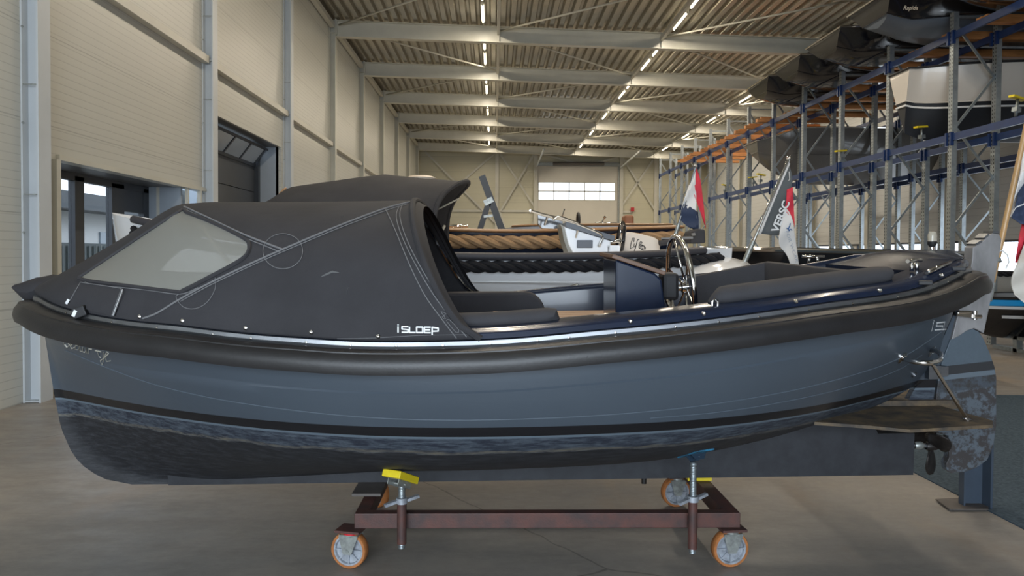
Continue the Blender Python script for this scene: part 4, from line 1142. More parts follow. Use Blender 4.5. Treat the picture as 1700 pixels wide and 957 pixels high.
# hood reads through its own frame: dark inner side already canvas
# ============================================================ DOLLY
zf, zb_ = 3.83, 4.72
DO = thing('boat_dolly', 'rusty red steel frame on four orange-tread castors under the sloop', 'dolly', (0.1, 4.27, 0))
fx0 = W(590, 866, zf).x; fx1 = W(1226, 866, zf).x; ht = W(850, 853, zf-0.03).z; hb_ = W(850, 878, zf-0.03).z; hh = ht-hb_; hm = (ht+hb_)/2
gx0 = W(617, 820, zb_).x
gx1 = fx1-0.02
m = MB(); m.box(((fx0+fx1)/2, zf, hm), (fx1-fx0, 0.06, hh)); m.box(((fx0+fx1)/2, zb_, hm), (fx1-fx0, 0.06, hh))
m.box((fx0+0.035, (zf+zb_)/2, hm), (0.07, zb_-zf, hh*0.98)); m.box((fx1-0.04, (zf+zb_)/2, hm), (0.08, zb_-zf, hh*0.98))
frame = m.build('frame', RUST, DO, bevel=0.004)
def caster(cx, cy, rot, wheel_y=None, red=False):
    r = 0.095; zc = r
    c = Vector((cx, cy, zc)); Rm = Matrix.Rotation(rot, 3, 'Z')
    def L(x, y, z): return c+Rm @ Vector((x, y, z))
    ay = Rm @ Vector((0, 1, 0))
    m = MB(); m.lathe([(r-0.016, -0.024), (r-0.004, -0.024), (r, -0.018), (r, 0.018), (r-0.004, 0.024), (r-0.016, 0.024)], c, ay, 40); root = DO
    tr = m.build('caster_wheel', ORANGE, DO)
    m = MB(); m.lathe([(r-0.015, -0.022), (r-0.024, -0.022), (r-0.028, -0.010), (0.028, -0.008), (0.026, -0.026), (0.0, -0.026)], c, ay, 32)
    m.lathe([(r-0.015, 0.022), (r-0.024, 0.022), (r-0.028, 0.010), (0.028, 0.008), (0.026, 0.026), (0.0, 0.026)], c, ay, 32)
    for k in range(8):
        a = 2*PI*k/8; d = Rm @ Vector((math.cos(a), 0, 0))+Vector((0, 0, math.sin(a)))
        m.bar(c+d*0.026, c+d*(r-0.02), 0.038, 0.006, up=ay.cross(d))
    m.build('wheel_core', ALU, tr)
    m = MB(); top = hb_-0.022
    for s in (-1, 1):
        P = [L(-0.022, s*0.034, -0.016), L(0.022, s*0.034, -0.016), L(0.058, s*0.034, top-zc-0.012), L(-0.045, s*0.034, top-zc-0.012)]
        m.prism(P, ay*0.005*s)
    m.box(L(0.006, 0, top-zc-0.010), (0.10, 0.072, 0.006), Rm)
    m.cyl(L(0, -0.044, 0), L(0, 0.044, 0), 0.010, 10)
    fk = m.build('caster_fork', ZINC, DO)
    m = MB(); m.cyl(L(0.006, 0, top-zc-0.006), L(0.006, 0, top-zc+0.008), 0.040, 20); m.build('swivel_race', RED if red else ZINC, fk)
    m = MB(); m.box(L(0.006, 0, hb_-zc-0.007), (0.13, 0.11, 0.012), Rm); m.build('caster_plate', RUST, DO)
pc = W(581, 919, zf-0.01); caster(pc.x, pc.y, R(-14), red=True)
pc = W(1211, 918, zf-0.01); caster(pc.x, pc.y, R(6))
pc = W(628, 826, zb_+0.02); caster(pc.x, pc.y, R(-50))
pc = W(1122, 820, zb_+0.02); caster(pc.x, pc.y, R(8))
def jack(px, ytop, ypl, ybot, padm, side_, label):
    Yj = zf-0.075; p = W(px, 860, Yj); x = p.x
    zt = W(px, ytop, Yj).z; zc = W(px, ypl, Yj).z; zb2 = W(px, ybot, Yj).z
    zsl = W(px, ybot-8, Yj).z
    m = MB(); m.cyl((x, Yj, zsl), (x, Yj, zc-0.01), 0.0235, 16); m.box((x, Yj+0.035, hm), (0.03, 0.04, 0.05)); j = m.build('jack_sleeve', RUST, DO)
    m = MB(); prof = []; z = zb2
    while z < zt-0.012: prof += [(0.0165, z), (0.0182, z+0.003), (0.0165, z+0.006)]; z += 0.0075
    m.lathe([(0, zb2)]+prof+[(0, z)], (x, Yj, 0), (0, 0, 1), 14); m.build('jack_screw', GALV, j)
    m = MB(); m.lathe([(0.018, -0.012), (0.028, -0.012), (0.028, 0.016), (0.018, 0.016)], (x, Yj, zc), (0, 0, 1), 16)
    for s in (-1, 1):
        m.bar((x+s*0.024, Yj+s*0.01, zc), (x+s*0.080, Yj+s*0.04, zc+s*0.012), 0.022, 0.014)
    m.build('wing_nut', ALU, j)
    return x, Yj, zt, j
x, Yj, zt, j = jack(667, 801, 832, 911, YELLOW, -1, '')
rm = Matrix.Rotation(R(-26), 3, 'Z') @ Matrix.Rotation(R(-24), 3, 'X')
m = MB(); c = Vector((x-0.003, Yj-0.02, zt+0.034))
m.box(c, (0.105, 0.185, 0.036), rm); m.build('jack_pad', YELLOW, j, bevel=0.004)
m = MB(); 
for s in (-1, 1): m.box(c+rm @ Vector((s*0.03, 0, -0.032)), (0.004, 0.12, 0.034), rm)
m.box(c+rm @ Vector((0, 0, -0.017)), (0.064, 0.12, 0.004), rm); m.cyl(c+rm @ Vector((-0.04, 0, -0.036)), c+rm @ Vector((0.04, 0, -0.036)), 0.005, 8)
m.build('pad_bracket', ZINC, j)
x, Yj, zt, j = jack(1150, 765, 829, 919, BLUEPAD, 1, '')
rm = Matrix.Rotation(R(24), 3, 'Z') @ Matrix.Rotation(R(-24), 3, 'X')
m = MB(); c = Vector((x+0.012, Yj+0.01, zt+0.044))
m.box(c, (0.115, 0.17, 0.030), rm); m.build('jack_pad', BLUEPAD, j, bevel=0.005)
m = MB()
for s in (-1, 1): m.prism([c+rm @ Vector((q[0], s*0.022, q[1])) for q in ((-0.05, -0.012), (0.05, -0.012), (0.025, -0.045), (-0.025, -0.045))], rm @ Vector((0, 0.004, 0)))
m.cyl(c+rm @ Vector((0, -0.03, -0.03)), c+rm @ Vector((0, 0.03, -0.03)), 0.006, 8); m.build('pad_bracket', mat('blue_black_steel', (0.015, 0.03, 0.05), 0.45), j)
# keel rests on cross members
kz = 0.318
rx = W(617, 810, 4.2).x; m = MB(); m.box((rx, 4.16, kz-0.012), (0.155, 0.28, 0.014)); m.box((rx, 4.27, (kz-0.02+ht)/2), (0.06, 0.16, kz-0.02-ht)); m.build('keel_rest', PLATE, DO)
rx = W(1162, 804, 4.42).x; m = MB(); m.box((rx-0.02, 4.42, kz-0.022), (0.14, 0.14, 0.03)); m.build('keel_pad', YELLOW, DO)
m = MB(); m.box((rx-0.02, 4.42, (kz-0.037+ht)/2), (0.08, 0.12, kz-0.037-ht+0.002)); m.build('pad_block', RUST, DO)
m = MB(); p = W(1069, 800, 4.27); m.cyl((p.x, 4.27, 0.292), (p.x, 4.27, 0.33), 0.014, 12)
o = m.build('drain_fitting', BRONZE, None); D.objects.remove(o)
m = MB(); q = BI @ Vector((p.x, 4.27, 0.33)); m.cyl(q+Vector((0, 0, -0.04)), q+Vector((0, 0, 0.03)), 0.015, 12); m.build('keel_bolt', BRONZE, ROOT)

# steel stand behind the rudder
Ys = 4.68
SD = thing('steel_stand', 'dark blue steel post on a flat foot plate behind the rudder', 'stand', (W(1625, 848, Ys).x, Ys, 0))
x0, x1 = W(1603, 780, Ys).x, W(1642, 780, Ys).x
m = MB(); m.box(((x0+x1)/2, Ys+0.06, 0.32), (x1-x0, 0.012, 0.62)); m.box((x1, Ys+0.02, 0.32), (0.014, 0.10, 0.62)); m.box((x0+0.004, Ys+0.035, 0.32), (0.010, 0.05, 0.62)); m.build('post', DKSTEEL, SD)
m = MB(); P = [WZ(1553, 833, 0.0), WZ(1603, 831, 0.0), WZ(1641, 846, 0.0), WZ(1641, 850, 0.0), WZ(1576, 850, 0.0)]; m.prism([Vector((p.x, p.y, 0.009)) for p in P], (0, 0, 0.008)); m.build('foot_plate', PLATE, SD)

# ============================================================ OTHER BOATS
def section(v, full): return min(1.0, (1-(1-v)**(2.6 if full < 0.9 else 5.0 if full < 0.97 else 14.0)))*full + v**0.7*(1-full)
def mini_hull(L, B, H, sheer, rake=0.5, blunt=0.0, transom=0.55, nu=36, nv=14, keelrise=0.5, full=0.75, bowrise=0.0):
    """hull with its bow towards -x, keel bottom at z=0; returns rows of points (near side then far side) and sheer(x)"""
    rows = []
    for i in range(nu+1):
        u = i/nu; row = []
        for j in range(nv+1):
            v = 1-j/nv
            xb = -L/2+rake*(1-v)**1.5; xs = L/2-0.12*rake*(1-v)
            x = lerp(xb, xs, u); zt = H+sheer(u); zk = keelrise*max(0, (u-0.8)/0.2)**2*0.4+keelrise*max(0, (0.12-u)/0.12)**2*0.3+bowrise*max(0, (0.3-u)/0.3)**1.3
            z = lerp(zk, zt, v)
            t = max(0, 1-u/0.45); g = (1-t**2.4)**lerp(0.95, 0.62, v)
            g = max(g, blunt*(0.35+0.65*v)*min(1, 1))
            t2 = max(0, (u-0.5)/0.5); g *= 1-(1-transom)*t2**2.6
            row.append(Vector((x, -B/2*g*max(section(v, full), 0.03), z)))
        rows.append(row + [Vector((p.x, -p.y, p.z)) for p in row[::-1]])
    return rows
def hull_obj(name, rows, mt, root, deck=None, deckz=-0.04, deckname='deck'):
    m = MB(); m.loft(rows); n = len(rows[0])
    m.add(rows[0], [list(range(n))]); m.add(rows[-1], [list(range(n))])
    h = m.build(name, mt, root)
    if deck:
        m = MB(); rr = []
        for r_ in rows:
            a, b_ = r_[0], r_[-1]; rr.append([lerp(a, b_, k/10)+Vector((0, 0, deckz)) for k in range(11)])
        m.loft(rr); m.build(deckname, deck, root)
    return h
def edge_line(rows, k=0, out=0.0, dz=0.0):
    """closed line round the hull, k rows below the sheer"""
    a = [r_[k] for r_ in rows]; b_ = [r_[-1-k] for r_ in rows]
    q = a+b_[::-1]; res = []
    n = len(q)
    for i in range(n):
        d = q[(i+1) % n]-q[i-1]; d.z = 0
        nn = Vector((d.y, -d.x, 0)); nn = nn.normalized() if nn.length > 1e-6 else Vector((-1, 0, 0))
        res.append(q[i]+nn*out+Vector((0, 0, dz)))
    return res
def rope(name, line, r, mt, parent, a, b_, pitch=None):
    """three-strand rope fender"""
    pts = line[a:b_]; q = []
    for i in range(len(pts)-1):
        for k in range(6): q.append(lerp(pts[i], pts[i+1], k/6))
    q.append(pts[-1]); m = MB(); pitch = pitch or r*7; sarc = 0; acc = [0]
    for i in range(1, len(q)): sarc += (q[i]-q[i-1]).length; acc.append(sarc)
    def at_s(s):
        import bisect
        i = min(len(q)-2, max(0, bisect.bisect(acc, s)-1)); t = (s-acc[i])/max(1e-6, acc[i+1]-acc[i]); return lerp(q[i], q[i+1], t), (q[i+1]-q[i]).normalized()
    N_ = int(sarc/(r*0.8))
    for k in range(3):
        pp = []
        for i in range(N_+1):
            s = sarc*i/N_; p, d = at_s(s); a1 = Vector((0, 0, 1)); a2 = d.cross(a1).normalized(); ang = 2*PI*(s/pitch+k/3)
            pp.append(p+a1*math.cos(ang)*r*0.55+a2*math.sin(ang)*r*0.55)
        m.tube(pp, r*0.56, 8)
    return m.build(name, mt, parent)
def cradle(root, xs, y, ztop, wd, mt=GALV):
    for x in xs:
        m = MB(); m.box((x, y, ztop/2), (0.10, 0.10, ztop)); m.box((x, y, 0.03), (0.10, wd, 0.06)); m.box((x, y, ztop-0.04), (0.10, wd*0.6, 0.08))
        m.build('cradle', mt, root)

# ---- white sloop with black rope fender, second row
YW = 7.75; x0 = W(186, 380, YW).x; x1 = W(1200, 430, YW).x; LW = x1-x0; xcW = (x0+x1)/2
WR_ = thing('white_sloop', 'white sloop with black rope fender and its own dark hood, behind the grey-blue sloop', 'boat', (xcW, YW, 0.0))
zk = 0.45
def shW(u): return spline(u, [(0, 0.42), (0.08, 0.33), (0.2, 0.20), (0.4, 0.05), (0.6, 0.0), (0.85, 0.03), (1.0, 0.10)])
rows = mini_hull(LW, 2.2, 1.13, shW, rake=0.35, transom=0.28)
rowsW = [[p+Vector((xcW, YW, zk)) for p in r_] for r_ in rows]
hull_obj('hull', rowsW, WHITEG, WR_, WHITEG, -0.05)
ln = edge_line(rowsW, 0, 0.02, 0.0)
for a, b_ in ((3, 35), (39, 71)): m = MB(); m.tube(ln[a:b_], 0.035, 10); m.build('gunwale_rail', mat('dark_grey_vinyl', (0.045, 0.043, 0.05), 0.6), WR_)
rope('rope_fender', edge_line(rowsW, 1, 0.035, -0.01), 0.052, ROPEB, WR_, 3, 36)
rope('rope_fender', edge_line(rowsW, 1, 0.035, -0.01), 0.052, ROPEB, WR_, 39, 71)
# aft deck sloping down to the stern
a = W(1178, 422, YW-0.75); 
xs_w = [W(px, 430, YW).x for px in (1110, 1150, 1190, 1225, 1246)]
m = MB(); rr = []
for i, x in enumerate(xs_w):
    py = (438, 426, 418, 428, 437)[i]; p = W(821, py, YW-0.9+i*0.12); hw = (0.98, 0.92, 0.80, 0.62, 0.40)[i]; zt = (1.53, 1.58, 1.61, 1.56, 1.50)[i]
    rr.append([Vector((x, YW+hw*math.cos(a_)*1.0, (zt-0.36)+0.36*abs(math.sin(a_))**0.6)) for a_ in [PI*k/14 for k in range(15)]])
m.loft(rr); m.add(rr[-1], [list(range(15))]); m.build('aft_deck', WHITEG, WR_)
for yy, nm in ((YW-0.9, 'x'),):
    m = MB(); 
    for px in (1190,): m.tube([W(920, 444, YW-1.06), W(918, 441, YW-1.1), W(926, 438, YW-1.12), W(934, 441, YW-1.1), W(937, 446, YW-1.06)], 0.008, 8)
    q = [W(945, 481, YW-1.08), W(948, 476, YW-1.14), W(958, 473, YW-1.15), W(965, 476, YW-1.13), W(967, 480, YW-1.08)]
    m2 = MB(); m2.tube(q, 0.012, 8); m2.build('grab_handle', CHROME, WR_)
m = MB(); m.box((xcW, YW-1.10, W(850, 468, YW-1.1).z), (LW*0.62, 0.012, 0.012)); m.build('spray_rail', WHITEG, WR_)
# hood of the white sloop
def wf(s): return Vector((lerp(W(405, 380, YW).x, W(722, 410, YW-0.8).x, s), -(0.60+0.42*min(1, s*2.2)), 0)) + Vector((0, 0, 1.62+0.18*(1-s)))
CW = [(0, W(455, 350, YW)), (0.12, W(470, 331, YW)), (0.24, W(485, 311, YW)), (0.55, W(640, 290, YW)), (0.75, W(705, 297, YW)), (1.0, W(778, 303, YW))]
def wc_(s): return Vector((interp(s, [(a, p.x) for a, p in CW]), 0, interp(s, [(a, p.z) for a, p in CW])))
m, hr = hood(None, {'foot': wf, 'crown': wc_, 'n': lambda s: interp(s, [(0, 1.8), (0.55, 1.65), (1, 2.2)]), 'lean': 4.5}, nu=36, nw=36)
m.v = [p+Vector((0, YW, 0)) for p in m.v]
ho = m.build('spray_hood', CANVAS, WR_); s_ = ho.modifiers.new('t', 'SOLIDIFY'); s_.thickness = 0.012
m = MB(); m.tube([p+Vector((0, YW, 0)) for p in hr[-1]], 0.022, 8); m.build('hem', CANVAS, ho)
hw = [p+Vector((0, YW, 0)) for p in hr[int(36*0.62)]]
m = MB(); m.cyl(W(738, 375, YW-0.5), W(724, 402, YW-0.6), 0.014, 8); m.cyl(W(762, 330, YW-0.2), W(722, 350, YW-0.3), 0.008, 8); m.build('hoop_strut', GREYP, ho)
m = MB(); m.lathe([(0.0, 0.03), (0.12, 0.02), (0.16, 0.0), (0.15, -0.02)], W(699, 296, YW+0.3), (0, 0, 1), 16); m.build('roof_vent', mat('cream_cap', (0.6, 0.5, 0.4), 0.5), ho)
m = MB(); m.cyl(W(452, 338, YW-0.2), W(475, 312, YW-0.2), 0.012, 8); m.cyl(W(444, 346, YW), W(472, 314, YW+0.1), 0.012, 8); m.build('hood_batten', TEAK, ho)
# console and rail of the white sloop
YC = YW-0.2
def P_(lst, Y): return [W(x, y, Y) for x, y in lst]
m = MB(); m.prism(P_([(936, 376), (1014, 400), (1014, 424), (953, 424), (943, 405)], YC), (0, 0.5, 0)); con2 = m.build('console', WHITEG, WR_, bevel=0.01)
m = MB(); m.prism(P_([(930, 372), (936, 376), (944, 405), (954, 424), (945, 424), (936, 398), (933, 380)], YC+0.02), (0, 0.5, 0)); m.build('console_edge', mat('grey_trim', (0.25, 0.24, 0.2), 0.4), con2)
m = MB(); m.bar(W(936, 374, YC+0.2), W(1014, 397, YC+0.2), 0.5, 0.05); m.build('console_top', mat('slate_trim', (0.08, 0.09, 0.11), 0.4), con2)
m = MB(); m.prism(P_([(958, 399), (984, 399), (984, 412), (958, 412)], YC-0.02), (0, 0.02, 0)); m.build('hatch', mat('slate_trim', (0.08, 0.09, 0.11), 0.4), con2, bevel=0.004)
for dy in (0.0, 0.45):
    m = MB(); m.tube(P_([(881, 350), (900, 356), (925, 362), (955, 371), (985, 383), (998, 389), (1001, 395), (994, 410)], YC-0.04+dy), 0.014, 8)
    m.cyl(W(961, 375, YC-0.04+dy), W(956, 395, YC+dy), 0.011, 8); m.cyl(W(909, 360, YC-0.04+dy), W(904, 374, YC+dy), 0.011, 8)
    m.build('grab_rail', CHROME, con2)
m = MB(); m.tube(P_([(918, 366), (926, 360), (935, 362), (960, 371)], YC-0.08), 0.013, 8); m.cyl(W(881, 350, YC-0.04), W(881, 350, YC+0.42), 0.013, 8); m.build('grab_rail', CHROME, con2)
m = MB(); m.prism(P_([(893, 357), (935, 368), (932, 378), (920, 380), (900, 379), (894, 372)], YC+0.45), (0, 0.2, 0)); m.build('dashboard', BLACK, con2)
wc2 = W(1030, 400, YW); m = MB()
m.tube([wc2+Vector((0.02*math.sin(a), 0.19*math.cos(a), 0.19*math.sin(a)+0.0)) for a in [2*PI*k/32 for k in range(32)]], 0.018, 8, closed=True)
sw2 = m.build('steering_wheel', BLACK, WR_)
for k in range(3):
    a = R(90+120*k); m = MB(); m.cyl(wc2, wc2+Vector((0, 0.19*math.cos(a), 0.19*math.sin(a))), 0.008, 6); m.build('spoke', CHROME, sw2)
m = MB(); m.cyl(wc2+Vector((-0.2, 0, -0.02)), wc2+Vector((0.02, 0, 0)), 0.02, 8); m.build('steering_column', CHROME, sw2)
m = MB(); m.box(wc2+Vector((-0.1, 0, -0.30)), (0.12, 0.4, 0.5)); m.build('wheel_post', WHITEG, WR_)
cradle(WR_, (xcW-1.6, xcW+1.4), YW, 0.50, 1.6)
# pillow and helm seat
p = W(1058, 410, YW+0.3)
PIL = thing('pillow', 'white cushion with dark script letters lying in the white sloop', 'cushion', (p.x, YW+0.3, 1.5))
def pillow(c, w_, h_, th, rot):
    m = MB(); rows = []
    for i in range(13):
        u = i/12*2-1; row = []
        for j in range(17):
            v = j/16*2*PI; row.append(None)
        rows.append(row)
    rows = []
    for i in range(15):
        a = -PI/2+PI*i/14; row = []
        for j in range(24):
            b_ = 2*PI*j/24; sx = math.copysign(abs(math.cos(b_))**0.45, math.cos(b_)); sz = math.copysign(abs(math.sin(b_))**0.45, math.sin(b_))
            k = math.cos(a)**0.35 if math.cos(a) > 0 else 0
            row.append(c+rot @ Vector((w_/2*sx*k, th/2*math.sin(a), h_/2*sz*k)))
        rows.append(row)
    m.loft(rows, cv=True); return m
rp = Matrix.Rotation(R(12), 3, 'Y') @ Matrix.Rotation(R(-35), 3, 'X')
pm = pillow(W(1062, 409, YW+0.3)+Vector((0, 0, -0.02)), 0.44, 0.34, 0.14, rp)
po = pm.build('cover', mat('white_linen', (0.62, 0.58, 0.54), 0.9), PIL)
tb_ = bvh_of(po, Matrix.Translation((p.x, YW+0.3, 1.5)))
m = MB()
for L in ([(1052, 402), (1053, 396), (1050, 396), (1047, 406), (1046, 414), (1050, 411)], [(1053, 405), (1052, 411), (1055, 409)], [(1061, 398), (1058, 399), (1055, 412), (1053, 417)], [(1063, 406), (1066, 403), (1064, 401), (1061, 405), (1062, 409), (1066, 408)]):
    q = [hit(x, y, tb_, Matrix(), 0.003) for x, y in L]; q = [a for a in q if a]
    if len(q) > 1: m.tube(q, 0.004, 6)
if m.f: m.build('script_print', BLACKM, PIL)
# outboard style helm seat
m = MB(); m.prism(P_([(1147, 392), (1150, 384), (1160, 380), (1171, 381), (1172, 404), (1146, 404)], YW+0.15), (0, 0.35, 0)); m.build('helm_seat', CUSH, WR_, bevel=0.02)
m = MB(); m.cyl(W(1098, 397, YW), W(1150, 395, YW), 0.016, 10); m.cyl(W(1112, 397, YW), W(1112, 410, YW), 0.02, 10); m.cyl(W(1148, 390, YW), W(1154, 389, YW), 0.015, 8); m.build('stern_rail', STEELB, WR_)
m = MB(); m.tube(P_([(1095, 404), (1110, 402), (1130, 404)], YW), 0.06, 10, flat=(1, 0.5)); m.build('seat_roll', CUSH, WR_)
m = MB(); 
for k in range(3):
    c = W(1064+k*2, 410+k, YW-0.95); m.tube([c+Vector((0.02*math.cos(a), 0.0, 0.02*math.sin(a))) for a in [2*PI*j/14 for j in range(14)]], 0.003, 6, closed=True)
m.build('coiled_line', ROPEB, WR_)

# flags on the white boats
def staff_flag(name, label, a, b_, Y, socket=True, r=0.014, mt=None):
    pa, pb = W(*a, Y), W(*b_, Y); t = thing(name, label, 'flag', tuple(pa))
    m = MB(); m.cyl(pa, pb, r, 10, r*0.85); m.lathe([(0, 0), (r*1.5, 0.0), (r*2.0, 0.01), (r*1.2, 0.03), (0, 0.035)], pb-(pb-pa).normalized()*0.01, (pb-pa), 12); m.build('staff', mt or STEELB, t)
    if socket: m = MB(); m.cyl(pa, lerp(pa, pb, 0.22), r*1.6, 10); m.build('socket', ZINC, t)
    return t
YN = YW+0.5
t = staff_flag('flag_staff', 'slanting steel staff with red, white and blue flag on the white sloop', (1119, 398), (1155, 277), YN)
cloth('red_stripe', [[(1156, 279), (1151, 302), (1150, 318)], [(1160, 290), (1158, 320), (1160, 345), (1159, 382)], [(1163, 300), (1168, 340), (1172, 380), (1174, 405)]], YN, t, REDC, 0.02)
cloth('white_stripe', [[(1154, 280), (1136, 330), (1131, 348)], [(1155, 282), (1145, 325), (1141, 350)], [(1154, 296), (1156, 325), (1156, 364)]], YN-0.01, t, WHITEC, 0.02)
cloth('blue_stripe', [[(1134, 340), (1131, 350), (1129, 365)], [(1146, 341), (1144, 360), (1142, 377)], [(1156, 351), (1155, 370), (1153, 382)], [(1159, 352), (1160, 370), (1160, 384)]], YN-0.02, t, NAVYC, 0.02)
YV = YW
t = staff_flag('flag_staff', 'leaning steel staff with a grey lettered banner and white pennant', (1234, 440), (1310, 263), YV, r=0.017, mt=CHROME)
cloth('grey_banner', [[(1309, 272), (1285, 330), (1259, 388)], [(1312, 280), (1295, 345), (1277, 390)], [(1315, 290), (1312, 350), (1297, 391)]], YV+0.01, t, GREYC, 0.012)
cloth('banner_sleeve', [[(1308, 268), (1283, 327), (1258, 389)], [(1312, 272), (1288, 328), (1263, 390)]], YV-0.005, t, WHITEC, 0.0)
cloth('red_pennant', [[(1306, 315), (1305, 335), (1302, 348)], [(1311, 313), (1314, 340), (1316, 365)], [(1316, 311), (1318, 350), (1320, 380), (1323, 396)]], YV-0.02, t, REDC, 0.015)
pen = cloth('white_pennant', [[(1303, 343), (1297, 370), (1293, 405), (1307, 422)], [(1310, 352), (1308, 380), (1308, 410), (1312, 440)], [(1315, 362), (1321, 400), (1325, 430), (1327, 450)]], YV-0.03, t, WHITEC, 0.015)
# words on the banner, built as letters lying just in front of the cloth
def plane_text(name, body, org, xdir, h, Y, parent, mt, wide=1.0, bold=0.02, mirrorx=False):
    cu = D.curves.new(name, 'FONT'); cu.body = body; cu.size = 1; cu.offset = bold; cu.resolution_u = 3
    ob = D.objects.new('tmp', cu); COL.objects.link(ob); bpy.context.view_layer.update(); me = ob.to_mesh()
    vs = [v.co.copy() for v in me.vertices]; fs = [tuple(p.vertices) for p in me.polygons]; ob.to_mesh_clear(); D.objects.remove(ob); D.curves.remove(cu)
    a = math.atan2(xdir[1], xdir[0]); ux = (math.cos(a), math.sin(a)); uy = (math.sin(a), -math.cos(a))
    m = MB(); m.add([W(org[0]+ux[0]*v.x*h*wide+uy[0]*v.y*h, org[1]+ux[1]*v.x*h*wide+uy[1]*v.y*h, Y) for v in vs], fs)
    return m.build(name, mt, parent, recalc=False)
plane_text('banner_lettering', 'VERSC', (1291, 387), (0.40, -1), 17, YV-0.045, t, WHITEP, 1.12, 0.03)
m = MB()
for L in ([(1308, 381), (1311, 376), (1312, 371)], [(1309, 383), (1313, 381), (1315, 383)], [(1306, 379), (1309, 380), (1311, 384)]): m.tube(P_(L, YV-0.06), 0.006, 6, flat=(0.4, 1))
m.build('bird_emblem', mat('emblem_blue', (0.03, 0.10, 0.28), 0.6), t)
plane_text('pennant_lettering', 'FOR WORK', (1304, 384), (0.33, 1), 7, YV-0.06, t, mat('faint_print', (0.38, 0.42, 0.5), 0.6), 1.5, 0.0)
m = MB(); m.tube(P_([(1310, 285), (1311, 298), (1309, 300)], YV-0.03), 0.004, 6); m.build('pennant_cord', WHITEC, t)

# ---- navy sloop with tan rope, third row
YT = 10.7; x0 = W(430, 400, YT).x; x1 = W(1108, 400, YT-0.1).x; LT = x1-x0; xcT = (x0+x1)/2
TR_ = thing('tan_rope_sloop', 'navy sloop with thick tan rope fender and teak gunwale, third row', 'boat', (xcT, YT, 0))
def shT(u): return spline(u, [(0, 0.35), (0.3, 0.10), (0.6, 0.02), (1.0, 0.10)])
rowsT = [[p+Vector((xcT, YT, 0.5)) for p in r_] for r_ in mini_hull(LT, 2.3, 1.36, shT, transom=0.7)]
hull_obj('hull', rowsT, NAVY, TR_, TEAK, 0.0)
m = MB(); m.tube(edge_line(rowsT, 0, 0.02, 0.015)[2:-2], 0.03, 8, flat=(1.6, 0.8)); m.build('teak_gunwale', TEAK, TR_)
rope('rope_fender', edge_line(rowsT, 1, 0.05, -0.03), 0.085, ROPET, TR_, 3, 37)
def add_cleat(px, py, Y, w_, root, s=1.0):
    m = MB(); m.cyl(W(px-w_/2, py, Y), W(px+w_/2, py, Y), 0.022*s, 8)
    for k in (-0.22, 0.22): m.cyl(W(px+w_*k, py, Y), W(px+w_*k*0.6, py+8, Y), 0.018*s, 8)
    m.build('cleat', CHROME, root)
add_cleat(759, 376, YT, 36, TR_)
cradle(TR_, (xcT-1.5, xcT+1.5), YT, 0.55, 1.6)
# blue steps ladder frame (aluminium step ladder) behind
YL = 12.25
LD = thing('step_ladder', 'dark folding step ladder with grey hinge standing among the boats', 'ladder', (W(810, 384, YL).x, YL, 0))
def leg2(a, b_, w_, Y):
    pa, pb = W(*a, Y), W(*b_, Y); d = (pb-pa); f0_ = pa-d*((pa.z)/d.z) if abs(d.z) > 1e-6 else pa
    m = MB(); m.bar(f0_, pb, w_, 0.035, up=(0, 1, 0)); return m
LDM = mat('dark_ladder', (0.025, 0.027, 0.03), 0.45)
for Y in (YL, YL+0.5):
    leg2((834, 384), (800, 292), 0.11, Y).build('rail', LDM, LD); leg2((796, 384), (812, 334), 0.09, Y).build('rail', LDM, LD)
    m = MB(); m.bar(W(804, 338, Y-0.03), W(818, 331, Y-0.03), 0.02, 0.09, up=(0, 0, 1)); m.build('hinge', ZINC, LD)
    m = MB(); m.bar(W(803, 360, Y-0.03), W(818, 358, Y-0.03), 0.02, 0.04); m.build('spreader', ZINC, LD)
pa, pb = W(834, 384, YL), W(800, 292, YL); d = pb-pa; p0 = pa-d*(pa.z/d.z)
for k in range(9):
    q = lerp(p0, pb, (k+0.7)/9.3); m = MB(); m.box(q+Vector((0, 0.25, 0)), (0.07, 0.46, 0.02)); m.build('step', LDM, LD)
# ---- fourth row: teak decked boat with brown seat
YF4 = 13.6
x0 = W(860, 390, YF4).x; x1 = W(1083, 380, YF4-0.6).x; 
FB = thing('teak_deck_boat', 'white boat with teak deck and brown seat beyond the tan-rope sloop', 'boat', ((x0+x1)/2, YF4, 0))
rowsF = [[p+Vector(((x0+x1)/2, YF4, 0.7)) for p in r_] for r_ in mini_hull(x1-x0+0.5, 2.0, 1.37, lambda u: 0.03*u, transom=0.9)]
hull_obj('hull', rowsF, WHITEG, FB, TEAK, 0.0)
m = MB(); m.tube(edge_line(rowsF, 0, 0.01, 0.02)[2:-2], 0.03, 8, flat=(1.2, 0.7)); m.build('teak_gunwale', TEAK, FB)
p = W(1042, 367, YF4); m = MB(); m.box(p, (0.17, 0.36, 0.20)); m.build('seat', BROWNL, FB, bevel=0.04)
m = MB(); m.cyl(W(988, 371, YF4-0.4), W(1024, 372, YF4-0.4), 0.02, 8)
for px in (992, 1005, 1020): m.cyl(W(px, 372, YF4-0.4), W(px, 380, YF4-0.4), 0.016, 8)
m.build('hand_rail', CHROME, FB)
m = MB(); m.cyl(W(996, 375, YF4-0.3), W(1004, 361, YF4-0.3), 0.014, 8); m.lathe([(0.0, -0.03), (0.035, 0), (0.0, 0.03)], W(1004, 361, YF4-0.3), (0, 0, 1), 10); m.cyl(W(933, 360, YF4-0.3), W(937, 347, YF4-0.3), 0.014, 8); m.build('control_lever', CHROME, FB)
m = MB(); m.box(W(1005, 382, YF4-0.1), (0.3, 0.3, 0.14)); m.build('dash_cover', mat('slate_trim', (0.08, 0.09, 0.11), 0.4), FB, bevel=0.03)
